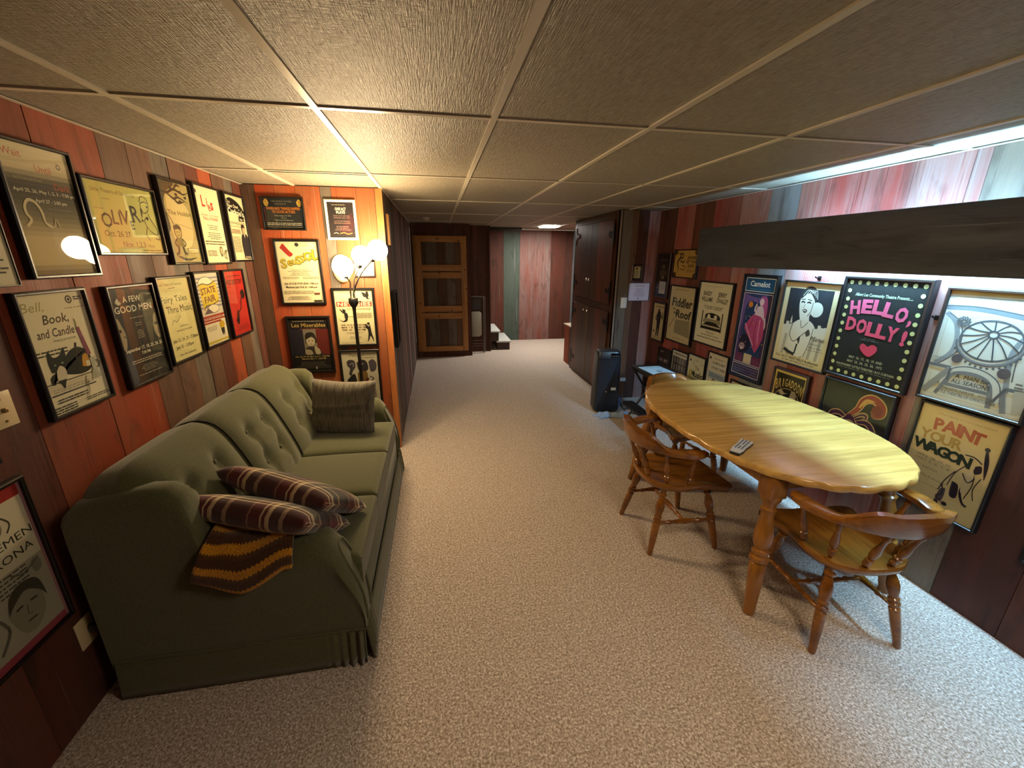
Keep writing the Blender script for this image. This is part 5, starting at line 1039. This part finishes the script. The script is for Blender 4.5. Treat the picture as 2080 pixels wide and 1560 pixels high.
def a_man(A):
    G = '#5c6062'; A.frame(.045, .04, .955, .95, .004, '#a89c70'); A.rect(.0, .965, 1, 1, '#b89a5c')
    A.line([(.0, .845), (.3, .855), (.6, .835), (1, .79)], .06, '#7c8486', 4); A.line([(.0, .86), (.3, .87), (.6, .85), (1, .805)], .012, G, 4)
    A.line([(.02, .80), (.14, .72), (.20, .58), (.18, .44), (.05, .33)], .05, '#8c9496', 5); A.line([(.05, .80), (.19, .72), (.25, .58), (.22, .44), (.08, .32)], .012, G, 5); A.line([(.98, .76), (.80, .66), (.74, .52), (.76, .38), (.80, .2)], .05, '#8c9496', 5); A.line([(.98, .70), (.84, .60), (.80, .48), (.82, .3)], .012, G, 5)
    A.ring(.52, .60, .29, .022, G, rv=.17); A.ring(.52, .585, .305, .02, '#84888a', 180, 360, rv=.185); A.ring(.52, .575, .315, .014, G, 180, 360, rv=.19); A.ring(.53, .655, .045, .02, G, rv=.03)
    for k in range(13):
        a = rad(k*360/13+8); A.line([(.53+.045*cos(a), .655+.03*sin(a)), (.525+.17*cos(a), .63+.10*sin(a)+.012*cos(a)), (.52+.285*cos(a), .60+.165*sin(a))], .013, '#4a5258', 4)
    for k in range(15): a = rad(200+k*10); A.ell(.52+.32*cos(a), .565+.2*sin(a), .014, G)
    for u, v in ((.22, .735), (.93, .67)):
        for k in range(10): a = k*2*pi/10; A.line([(u+.015*cos(a), v+.010*sin(a)), (u+.05*cos(a+.3), v+.035*sin(a+.3)), (u+.07*cos(a+.8), v+.045*sin(a+.8))], .016, G, 3)
    A.ell(.27, .405, .055, '#5c5456'); A.ell(.735, .355, .06, '#5c5456'); A.rect(.0, .30, .24, .33, '#6c7072'); A.rect(.80, .22, 1, .25, '#6c7072')
    A.line([(.18, .16), (.22, .26), (.36, .325), (.56, .32), (.70, .25), (.76, .10)], .07, '#c8c8ba', 5); A.line([(.16, .15), (.20, .27), (.36, .345), (.57, .34), (.73, .26), (.79, .10)], .012, G, 5); A.line([(.22, .15), (.26, .25), (.38, .29), (.55, .285), (.66, .22), (.70, .04)], .045, '#7a7c7c', 5); A.rect(.24, .145, .70, .175, '#7a7c7c')
    A.line([(.24, .31), (.02, .05)], .07, '#8a8a84'); A.line([(.24, .22), (.16, .05)], .04, '#7a7c7c'); A.line([(.78, .20), (.84, .03)], .05, '#7a7c7c'); A.line([(.92, .24), (.96, .05)], .10, '#b0ac9c'); A.line([(.24, .31), (.24, .2)], .02, G); A.line([(.80, .24), (.72, .1)], .03, G)
    A.text('A  MAN for', .48, .236, .036, '#2e2a28', fit=.34, shear=.1); A.text('ALL SEASONS', .475, .186, .038, '#2e2a28', fit=.38, shear=.1); A.text('THE KEYE TAYLOR   MOOD', .46, .11, .024, '#6a6258', fit=.5); A.text('LITTLE THEATRE OF OWATONNA', .46, .07, .03, '#5a544c', fit=.60); A.text('JUNE BUTY', .09, .375, .022, '#7a7468', fit=.14); A.text('Director', .08, .345, .020, '#7a7468', fit=.1); A.greek(.86, .99, .285, .016, '#7a7468', 2, 1.8)
poster('R', 1.20, 1.610, 0.971, 1.517, 'pale poster drawn with grey stone arches around a spoked round dome', a_man, '#cfd0c2', 0.014, 0.032, group=GR)
def a_wag(A):
    A.text('LITTLE THEATRE OF OWATONNA PRESENTS', .55, .925, .016, '#8a7044', fit=.66)
    for ch, u, v, r in (('P', .27, .78, 4), ('A', .40, .785, 2), ('I', .495, .785, 0), ('N', .60, .775, -2), ('T', .72, .765, -3)): A.text(ch, u, v, .105, '#a84a2c', bold=.045, rot=r)
    for ch, u, v in (('Y', .14, .665), ('O', .28, .66), ('U', .41, .66), ('R', .54, .66)): A.text(ch, u, v, .09, '#a88444', bold=.035)
    for ch, u, v in (('W', .14, .55), ('A', .28, .545), ('G', .41, .54), ('O', .545, .535), ('N', .675, .53)): A.text(ch, u, v, .095, '#28352a', bold=.05, rot=-2)
    for v, t_ in ((.475, 'APRIL 28, 29, 30'), (.435, 'MAY 5, 6, 7, 8'), (.37, '8:00 P.M.'), (.29, 'West Hills Auditorium')): A.text(t_, .33, v, .024, '#8a7a60', fit=.44 if len(t_) > 10 else .2, rot=-2)
    A.greek(.2, .5, .22, .008, '#a8987a')
    I = '#2c2230'; A.blob([(.80, .57), (.86, .59), (.88, .53), (.81, .50)], I); A.line([(.66, .64), (.76, .645), (.86, .61)], .016, I, 4); A.line([(.86, .74), (.90, .62), (.93, .48)], .05, I, 4, True); A.ell(.86, .75, .03, I); A.line([(.70, .54), (.62, .44), (.58, .30)], .012, I, 4); A.line([(.80, .54), (.84, .40), (.80, .24)], .012, I, 4); A.line([(.90, .48), (.86, .36), (.90, .26)], .012, I, 4)
    A.blob([(.62, .36), (.70, .34), (.72, .22), (.64, .22)], I); A.line([(.78, .42), (.74, .30), (.80, .20), (.86, .18)], .03, I, 4); A.line([(.62, .46), (.54, .34), (.50, .22)], .014, I, 3); A.blob([(.52, .24), (.58, .26), (.58, .14), (.50, .12)], '#4a4048'); A.ell(.52, .10, .03, I); A.ell(.62, .115, .035, I, rv=.02); A.line([(.52, .3), (.56, .2), (.5, .16), (.58, .12)], .018, I, 4)
    A.blob([(.72, .50), (.82, .50), (.80, .32), (.74, .30)], '#c8b48c'); A.line([(.70, .47), (.78, .40), (.84, .46)], .014, I, 3)
poster('R', 1.218, 1.578, 0.426, 0.964, 'tan poster with orange, ochre and green bubble words beside ink drawn prospector', a_wag, '#d3bb86', 0.011, 0.03, group=GR)
def a_brig(A):
    A.rect(.06, .05, .94, .95, '#1d1a18'); A.ell(.5, .42, .42, '#b09860', rv=.28); A.ell(.5, .42, .40, '#17151a', rv=.265); A.blob([(.2, .60), (.3, .64), (.4, .60), (.5, .61), (.36, .56), (.26, .56)], '#b8aa88'); A.ell(.33, .47, .08, '#a89a78', rv=.08); A.blob([(.60, .66), (.72, .68), (.78, .52), (.76, .32), (.58, .32), (.57, .52)], '#a89a80'); A.ell(.67, .50, .06, '#d0c4a8', rv=.07); A.line([(.28, .48), (.38, .48)], .02, K); A.line([(.63, .51), (.71, .51)], .015, K); A.greek(.15, .85, .10, .014, '#8a7a50', 3, 1.6)
    for i, ch in enumerate('BRIGADOON'):
        u = .135+.0915*i; k = abs(i-4)/4; A.text(ch, u, .735-.10*k*k, .135+.05*k*k, '#c8a860', bold=.02, fit=.08 if ch != 'I' else .03, rot=(4-i)*2)
poster('R', 2.222, 2.520, 0.480, 0.893, 'small black and gold poster with arched lettering, just above the table rim', a_brig, '#c9ac64', 0.014, 0.032, 'w', group=GR)
def a_octo(A):
    A.blob([(.0, .6), (.4, .55), (1, .42), (1, .0), (0, .0)], '#24242c')
    def sw(pts, w_, c): A.line([p for p in pts], w_+.035, '#caa070', 6, True); A.line(pts, w_, c, 6, True)
    sw([(.42, .42), (.56, .62), (.62, .80), (.74, .88), (.88, .80), (.90, .66), (.80, .60), (.76, .68)], .10, '#8a3a36'); A.ell(.83, .71, .075, '#7a2c30', rv=.09); A.line([(.58, .66), (.66, .82), (.78, .84)], .05, '#c89a5c', 5, True)
    sw([(.50, .40), (.62, .54), (.70, .56), (.70, .48), (.64, .48)], .035, '#4a2a4a'); sw([(.56, .38), (.74, .44), (.86, .30), (.84, .14)], .06, '#4a2a4a'); sw([(.44, .40), (.30, .46), (.18, .40), (.14, .24)], .06, '#4a2a4a'); sw([(.46, .36), (.60, .26), (.72, .26), (.74, .1)], .05, '#3a2040'); sw([(.36, .32), (.26, .28), (.24, .14)], .05, '#3a2040'); A.ell(.48, .26, .16, '#caa87c', rv=.20); A.blob([(.36, .34), (.48, .50), (.60, .34), (.5, .40)], '#4a2446'); A.line([(.42, .28), (.46, .28)], .02, K); A.line([(.52, .28), (.56, .28)], .02, K)
poster('R', 1.684, 2.109, 0.575, 0.936, 'dark poster with curling purple and red tentacle swirl behind the table', a_octo, '#2d2c2a', 0.014, 0.036, group=GR)
def a_l1(A): A.text('MY', .66, .62, .10, '#a8989c', bold=.02); A.text('FAIR', .2, .62, .10, '#8a7a80', bold=.02); A.text('LADY', .45, .42, .10, '#7a3a44', bold=.02); A.greek(.08, .4, .90, .03, '#8a8078')
poster('R', 3.886, 4.142, 0.30, 0.696, 'small dark plum poster low on the right wall, behind the paper topped stand', a_l1, '#2a1c20', 0.010, 0.026, group=GR)
def a_l2(A):
    A.rect(0, .86, 1, 1, '#c8c4b8'); A.greek(.1, .9, .91, .035, '#5a5650'); A.rect(.04, .04, .96, .86, '#4a474a')
    for u in (.18, .34, .52, .7): A.rect(u, .04, u+.05, .84, '#8a8684')
    A.rect(.04, .66, .96, .70, '#2c2a2c'); A.rect(.04, .38, .96, .43, '#a8a4a0'); A.blob([(.55, .10), (.7, .34), (.9, .40), (.94, .14)], '#c0bcb4'); A.line([(.6, .1), (.7, .3), (.8, .2)], .06, '#2c2a2c', 3)
poster('R', 3.581, 3.868, 0.30, 0.732, 'small grey photo poster of crossing bars, above the far chair rail', a_l2, '#b4b0a4', 0.010, 0.026, group=GR)
def a_l3(A):
    A.text('The', .56, .68, .085, '#26261c', fit=.26); A.text('Music', .58, .50, .14, '#26261c', fit=.72, bold=.03); A.text('Man', .66, .30, .14, '#26261c', fit=.5, bold=.03); A.blob([(.08, .60), (.22, .66), (.30, .50), (.34, .30), (.24, .12), (.08, .2)], '#b8b060'); A.line([(.12, .62), (.2, .4), (.28, .2)], .02, '#5a5830', 4); A.ell(.12, .87, .05, K); A.text('LTO', .5, .87, .04, '#3a3a34'); A.line([(.2, .84), (.34, .76), (.3, .9)], .02, '#8a98a0', 4); A.line([(.7, .8), (.85, .86), (.95, .8)], .02, '#8a98a0', 4)
poster('R', 3.300, 3.578, 0.33, 0.752, 'small pale poster with handwritten title and yellow musician shape', a_l3, '#cbc8b0', 0.010, 0.026, group=GR)
def a_l4(A):
    A.ell(.09, .90, .05, '#3a3632'); A.text('ALL MUSIC MUST', .56, .80, .045, '#2c2a26', fit=.66, bold=.02); A.text('IS YOUR T DESIRE', .56, .70, .045, '#2c2a26', fit=.68, bold=.02); A.greek(.3, .8, .90, .014, '#7a746a'); A.rect(.08, .50, .95, .64, '#9aa8b8'); A.greek(.14, .9, .58, .02, '#5a6a80', 2, 2)
    for u, v in ((.15, .36), (.40, .47), (.64, .45), (.86, .30), (.34, .20), (.62, .18)): A.ell(u, v, .075, '#4a443c'); A.ell(u, v-.005, .05, '#a89c88')
poster('R', 3.003, 3.282, 0.36, 0.838, 'small cream poster with round portraits and blue band, left of the tall blue one', a_l4, '#cbc4b0', 0.011, 0.028, group=GR)
def a_l5(A): A.text('PLAZA SUITE', .4, .9, .04, '#5a5446', fit=.5); A.greek(.1, .9, .78, .02, '#6a6458', 6, 2.4, True)
poster('R', 2.69, 2.948, 0.28, 0.668, 'cream poster hidden by the table under the tall blue one', a_l5, '#cdc5ac', 0.012, 0.026, group=GR)
def a_l6(A): A.greek(.1, .9, .85, .02, '#6a6458', 6, 3, True)
poster('R', 0.70, 1.056, 0.412, 0.96, 'black framed white poster of which only one lower corner shows, far right', a_l6, '#e8e4d8', 0.014, 0.03, group=GR)
# ---- panel wall and corridor
def a_plq(A): A.rect(.10, .10, .90, .92, '#b09a6a'); A.ell(.5, .78, .12, '#3a2c1c', rv=.07); A.greek(.2, .8, .60, .03, '#6a5a3a', 7, 2.4, True)
poster('P', 2.132, 2.256, 1.388, 1.562, 'small walnut plaque with brass plate above the lilac certificate', a_plq, '#3a2418', 0.012, 0.018, 'w', 'plaque', 'wall_plaque', glass=False)
def a_pap(A): A.text('Adult Awards', .52, .81, .06, '#4a4658', fit=.48, bold=.01, shear=.2); A.greek(.2, .85, .66, .018, '#8a86a0', 9, 3.0, True); A.ell(.5, .13, .03, '#5a5668')
poster('P', 2.112, 2.367, 1.163, 1.364, 'square lilac certificate on the narrow panel beside the cabinet', a_pap, '#d4cce0', 0.004, 0.010, 'k', 'certificate', 'certificate', glass=False)
def a_cor(A): A.rect(.1, .06, .9, .94, '#8c867c'); A.greek(.2, .8, .8, .012, '#5a564e', 20, 2.2, True)
poster('C', 3.62, 3.84, 0.877, 1.353, 'black framed grey poster seen edge on along the corridor wall', a_cor, '#7c766c', 0.02, 0.03, 'k')
sg = thing('wood_plaque', 'slim pale wooden plaque seen edge on, high on the corridor wall', 'plaque', (XB, 3.71, 1.72))
bm = BMN(); box(bm, 0.0006, 0.022, -0.045, 0.045, 0, 0.237, bev=0.003); mk('board', bm, pale, sg)
# ------------------------------------------------------------------ small things
ivory = mat('ivory_plate', '#c8b690', 0.4); white_pl = mat('white_plate', '#dcd8cc', 0.4); brass = mat('aged_brass', '#8a7044', 0.35, 0.8)
def plate(name, label, cat, M, W, H, m):
    t_ = thing(name, label, cat); t_.matrix_world = M
    bm = BMN(); box(bm, -W/2, W/2, 0, H, 0.0004, 0.006, bev=0.002); mk('plate', bm, m, t_)
    return t_
ML = lambda y, z: Matrix(((0, 0, 1, XL), (1, 0, 0, y), (0, 1, 0, z), (0, 0, 0, 1)))
MP = lambda x, z: Matrix(((1, 0, 0, x), (0, 0, -1, YP), (0, 1, 0, z), (0, 0, 0, 1)))
sw = plate('light_switch', 'aged ivory switch plate on the left wall below the cropped notice', 'light switch', ML(1.445, 1.122), 0.076, 0.112, ivory)
bm = BMN(); box(bm, -0.006, 0.006, 0.048, 0.062, 0.006, 0.016, bev=0.002); mk('toggle', bm, brass, sw)
for z in (0.020, 0.090): bm = BMN(); lathe(bm, [(0.004, 0.006), (0.004, 0.0075), (0, 0.0078)], Matrix.Translation((0, z, 0)), 10, caps=False); mk('screw', bm, brass, sw)
ol = plate('wall_outlet', 'ivory outlet plate with black plug low on left wall beside the sofa', 'outlet', ML(1.440, 0.248), 0.070, 0.115, ivory)
bm = BMN(); box(bm, 0.004, 0.034, 0.045, 0.075, 0.006, 0.040, bev=0.005); mk('plug', bm, black, ol)
bm = BMN(); tube(bm, [(0.02, 0.05, 0.03), (0.03, 0.0, 0.035), (0.04, -0.08, 0.03), (0.05, -0.18, 0.028), (0.06, -0.243, 0.02)], 0.003, 6); mk('cord', bm, black, ol)
s2 = plate('light_switch', 'pale switch plate on the narrow panel below the lilac certificate', 'light switch', MP(2.070, 1.086), 0.072, 0.116, white_pl)
bm = BMN(); box(bm, -0.006, 0.006, 0.05, 0.066, 0.006, 0.016, bev=0.002); mk('toggle', bm, white_pl, s2)
for y, z, nm in ((2.336, 1.519, 'black nail hook on the right wall above the laughing woman poster'), (1.635, 1.365, 'black nail hook on the right wall, right of the dotted black poster')):
    bm = BMN(); tube(bm, [(0, 0, 0), (-0.03, 0.0, 0.004), (-0.034, 0.0, 0.012)], 0.004, 8); box(bm, -0.004, -0.0004, -0.012, 0.012, -0.012, 0.012)
    o = mk('wall_hook', bm, iron, loc=(XR, y, z)); tag(o, nm, 'hook')

# plaster face mask
ms = mat('plaster_cream', '#d8c8a0', 0.6)
mk_ = thing('face_mask', 'cream plaster face mask on the alcove wall behind the lamp', 'mask', (-0.715, YB, 1.43))
bm = BMN(); NU, NV = 20, 24; V = []
for i in range(NU+1):
    row = []
    for j in range(NV+1):
        u = 2*i/NU-1; v = 2*j/NV-1
        wx = 0.068*(1-0.22*max(0, -v)**2)*math.sqrt(max(0, 1-min(1, abs(v))**2.6)); x = u*wx; z = 0.10+0.10*v
        dp = 0.055*math.sqrt(max(0, 1-u*u))*math.sqrt(max(0, 1-abs(v)**2.4))
        dp += 0.022*math.exp(-(x/0.011)**2)*math.exp(-((v+0.05)/0.22)**2)-0.010*math.exp(-((abs(x)-0.026)/0.013)**2-((v-0.18)/0.10)**2)
        dp += 0.008*math.exp(-((abs(x))/0.024)**2-((v+0.48)/0.07)**2)-0.006*math.exp(-(x/0.024)**2-((v+0.48)/0.018)**2)+0.006*math.exp(-(x/0.02)**2-((v+0.75)/0.1)**2)
        row.append(bm.verts.new((x, -0.001-max(0, dp), z)))
    V.append(row)
for i in range(NU):
    for j in range(NV): bm.faces.new((V[i][j], V[i+1][j], V[i+1][j+1], V[i][j+1]))
bmesh.ops.remove_doubles(bm, verts=bm.verts[:], dist=0.0004)
mk('face', bm, ms, mk_, 80)
bm = BMN(); tube(bm, [(0.062*cos(a), -0.008-0.012*sin(max(0, a)), 0.13+0.075*sin(a)) for a in [rad(q) for q in range(-20, 201, 20)]], 0.010, 8); mk('hair_band', bm, ms, mk_)

# remote control on the table
rc = thing('remote_control', 'silver remote control with dark buttons lying on the table', 'remote control', (1.435, 1.615, 0.741), rad(-52)); rc.rotation_euler = (0, 0, rad(-56))
silv = mat('remote_silver', '#c4c8ce', 0.4, 0.0); navy = mat('remote_button_navy', '#1c2438', 0.5); dkg = mat('remote_underside', '#2a2624', 0.5)
ol_ = [(-0.022, -0.088), (0.022, -0.088), (0.026, -0.05), (0.024, 0.0), (0.027, 0.05), (0.029, 0.088), (-0.029, 0.088), (-0.027, 0.05), (-0.024, 0.0), (-0.026, -0.05)]
bm = BMN(); slab(bm, ol_, 0.0, 0.013, bev=0.004); mk('case_bottom', bm, dkg, rc)
bm = BMN(); slab(bm, ol_, 0.0131, 0.021, bev=0.003); mk('case_top', bm, silv, rc)
k = 0
for r_, z in enumerate([x*0.0145-0.052 for x in range(9)]):
    for c_ in (-0.014, 0, 0.014):
        if r_ in (3,) and c_ == 0: continue
        bm = BMN(); lathe(bm, [(0.0046, 0.0205), (0.0046, 0.0222), (0.003, 0.0232), (0, 0.0233)], Matrix.Translation((c_, z+0.012, 0)), 10, caps=False, sy=0.8); mk('button', bm, navy, rc)

# tower heater
blk = plain_noise('heater_charcoal_plastic', '#1a1e26', '#232832', 20, 0.4)
ht = thing('tower_heater', 'tall charcoal tower heater on a pale blue cloth beside the cabinet', 'heater', (1.785, 4.10, 0.0)); ht.rotation_euler = (0, 0, rad(-8))
def rr(w_, d_, r, n=5):
    P = []
    for cx, cy, a0 in ((w_/2-r, d_/2-r, 0), (-w_/2+r, d_/2-r, 90), (-w_/2+r, -d_/2+r, 180), (w_/2-r, -d_/2+r, 270)):
        for i in range(n+1): a = rad(a0+90*i/n); P.append((cx+r*cos(a), cy+r*sin(a)))
    return P
bm = BMN(); secs = []
for z, w_, d_ in ((0.022, 0.265, 0.22), (0.05, 0.272, 0.225), (0.35, 0.262, 0.215), (0.58, 0.250, 0.205), (0.605, 0.25, 0.205)): secs.append([(x, y, z) for x, y in rr(w_, d_, 0.03)])
loft(bm, secs); mk('body', bm, blk, ht, 50)
bm = BMN(); loft(bm, [[(x, y, z) for x, y in rr(w_, d_, 0.035)] for z, w_, d_ in ((0.608, 0.244, 0.20), (0.655, 0.244, 0.19), (0.678, 0.232, 0.17), (0.682, 0.20, 0.14))]); mk('head', bm, plain_noise('heater_head_plastic', '#20242c', '#2a2f38', 30, 0.35), ht, 50)
bm = BMN(); box(bm, 0.01, 0.105, -0.104, -0.098, 0.618, 0.668, bev=0.003); pn = mk('control_panel', bm, mat('panel_gloss_black', '#07080a', 0.12), ht)
for i in range(4): bm = BMN(); box(bm, 0.02+0.02*i, 0.034+0.02*i, -0.1065, -0.1042, 0.63, 0.64, bev=0.001); mk('button', bm, mat('button_grey', '#5a606a', 0.4), pn)
lab = mat('paper_label', '#c8dce4', 0.6)
bm = BMN(); box(bm, 0.032, 0.086, -0.1115, -0.1095, 0.26, 0.29); mk('sticker', bm, lab, ht, 0)
bm = BMN(); lathe(bm, [(0.008, 0), (0.008, 0.003), (0, 0.004)], Matrix.Translation((-0.02, -0.112, 0.245)) @ Matrix.Rotation(pi/2, 4, 'X'), 12, caps=False, sx=1.3); mk('badge', bm, steel, ht)
bm = BMN()
tube(bm, [(0.10, -0.1075, 0.585), (0.075, -0.109, 0.50), (0.02, -0.1115, 0.30), (-0.02, -0.114, 0.10), (-0.025, -0.116, 0.03)], 0.0022, 6); mk('front_seam', bm, mat('seam_black', '#0a0c10', 0.6), ht)
bm = BMN(); box(bm, 0.122, 0.131, -0.06, -0.05, 0.42, 0.50); mk('side_tag', bm, lab, ht, 0)
bm = BMN(); tube(bm, [(0.131, 0.02, 0.10), (0.17, 0.03, 0.09), (0.20, -0.04, 0.03), (0.24, -0.13, 0.006), (0.33, -0.12, 0.006), (0.36, -0.02, 0.006), (0.28, 0.02, 0.006), (0.22, -0.08, 0.006), (0.34, -0.20, 0.006), (0.50, -0.22, 0.006)], 0.0038, 7); cdm = mk('power_cord', bm, black, ht)
bm = BMN(); tube(bm, [(0.20, -0.04, 0.03), (0.185, 0.04, 0.15), (0.195, 0.08, 0.30)], 0.0028, 6); mk('power_cord', bm, black, ht)
bm = BMN(); box(bm, 0.185, 0.245, 0.078, 0.081, 0.305, 0.345, M=None); mk('cord_tag', bm, lab, ht, 0)
# pale blue cloth bunched under and before the heater
bl = fabric_mat('cloth_pale_blue', '#8aa6c8', '#aabfd8', 200, 0.95, 0.2)
bm = BMN(); NU = 26; V = []
for i in range(NU+1):
    row = []
    for j in range(15):
        u, v = i/NU, j/14
        x = -0.16+0.40*u+0.03*sin(5*v+u*3); y = -0.265+0.115*v+0.018*sin(7*u); e = min(1, 6*min(u, 1-u))*min(1, 5*min(v, 1-v))
        z = 0.004+e*(0.016+0.018*abs(sin(6*u+4*v))+0.014*abs(sin(13*u-5*v)))*(1 if v < .78 else .6)
        row.append(bm.verts.new((x, y, z)))
    V.append(row)
for i in range(NU):
    for j in range(14): bm.faces.new((V[i][j], V[i+1][j], V[i+1][j+1], V[i][j+1]))
cl = mk('blue_cloth', bm, bl, smooth=80, loc=(1.775, 4.085, 0.0)); tag(cl, 'pale blue cloth bunched on the carpet at the foot of the tower heater', 'cloth')
md = cl.modifiers.new('thickness', 'SOLIDIFY'); md.thickness = 0.004; md.offset = -1
bm = BMN(); box(bm, -0.03, 0.03, -0.035, 0.035, 0.001, 0.11, bev=0.012); wb = mk('blue_bottle', bm, mat('bottle_blue_plastic', '#7aa4dc', 0.3), smooth=60, loc=(2.005, 4.22, 0)); tag(wb, 'small light blue box on the carpet right of the heater', 'box')

# black folding tray stand with a pale sheet on it
sd_ = thing('folding_stand', 'black folding stand with crossed legs between the heater and far chair', 'stand', (2.05, 3.52, 0))
blk2 = mat('stand_black', '#14110f', 0.45); bm = BMN(); box(bm, -0.17, 0.17, -0.20, 0.20, 0.585, 0.605, bev=0.004); mk('tray_top', bm, blk2, sd_)
for y in (-0.17, 0.17):
    for s_ in (-1, 1):
        bm = BMN(); tube(bm, [(s_*0.22, y+0.012*s_, 0.012), (-s_*0.15, y+0.012*s_, 0.575)], 0.011, 10, smooth=0); mk('leg', bm, blk2, sd_)
for s_ in (-1, 1):
    bm = BMN(); tube(bm, [(s_*0.15, -0.19, 0.572), (s_*0.15, 0.19, 0.572)], 0.010, 8, smooth=0); mk('crossbar', bm, blk2, sd_)
bm = BMN(); box(bm, -0.235, -0.125, -0.19, 0.19, 0.20, 0.235, bev=0.008); mk('foot_rail', bm, blk2, sd_)
bm = BMN(); box(bm, -0.115, 0.115, -0.16, 0.14, 0.0, 0.0025); box(bm, -0.10, 0.10, 0.10, 0.106, 0.0025, 0.0028, 1); box(bm, -0.025, 0.03, -0.05, -0.03, 0.0025, 0.0028, 1); box(bm, -0.005, 0.012, -0.07, -0.01, 0.0025, 0.0028, 1)
sh = mk('paper_sheet', bm, [mat('paper_pale_blue', '#b4d4e4', 0.6), mat('ink_grey', '#6a8a98', 0.7)], smooth=0, loc=(2.03, 3.50, 0.6065)); sh.rotation_euler = (0, 0, rad(4)); tag(sh, 'pale blue printed sheet lying on the black folding stand', 'paper')

# folding chair against the door wall
fcg = mat('folding_chair_bronze', '#6a625c', 0.35, 0.5); pad = mat('folding_chair_pad', '#a8a494', 0.6)
fc = thing('folding_chair', 'folded grey metal chair with beige pad behind the pine framed door', 'chair', (0.565, 7.10, 0))
W = 0.20
def arch(w_, zt, y, r=0.06): return [(-w_, y, 0.012), (-w_, y, zt-r), (-w_+r*0.3, y, zt-r*0.3), (-w_+r, y, zt), (w_-r, y, zt), (w_-r*0.3, y, zt-r*0.3), (w_, y, zt-r), (w_, y, 0.012)]
bm = BMN(); tube(bm, arch(W, 0.975, 0.0), 0.011, 8, smooth=4); mk('front_frame', bm, fcg, fc)
bm = BMN(); tube(bm, arch(W+0.03, 0.96, 0.035), 0.011, 8, smooth=4); mk('rear_frame', bm, fcg, fc)
for w_, z, y in ((W, 0.17, 0.0), (W, 0.13, 0.0), (W, 0.22, 0.035)):
    bm = BMN(); tube(bm, [(-w_, y, z), (w_, y, z)], 0.007, 8, smooth=0); mk('crossbar', bm, fcg, fc)
bm = BMN()
grid = [[bm.verts.new((-0.165+0.33*i/12, -0.012-0.018*sin(pi*i/12), 0.755+0.19*j/4)) for j in range(5)] for i in range(13)]
for i in range(12):
    for j in range(4): bm.faces.new((grid[i][j], grid[i+1][j], grid[i+1][j+1], grid[i][j+1]))
bmesh.ops.solidify(bm, geom=bm.faces[:], thickness=0.006); mk('backrest', bm, fcg, fc, 60)
bm = BMN(); slab(bm, rr(0.33, 0.43, 0.05), -0.014, 0.014, bev=0.008); bmesh.ops.transform(bm, matrix=Matrix.Translation((0, -0.012, 0.515)) @ Matrix.Rotation(pi/2, 4, 'X'), verts=bm.verts[:]); mk('seat_pad', bm, pad, fc)
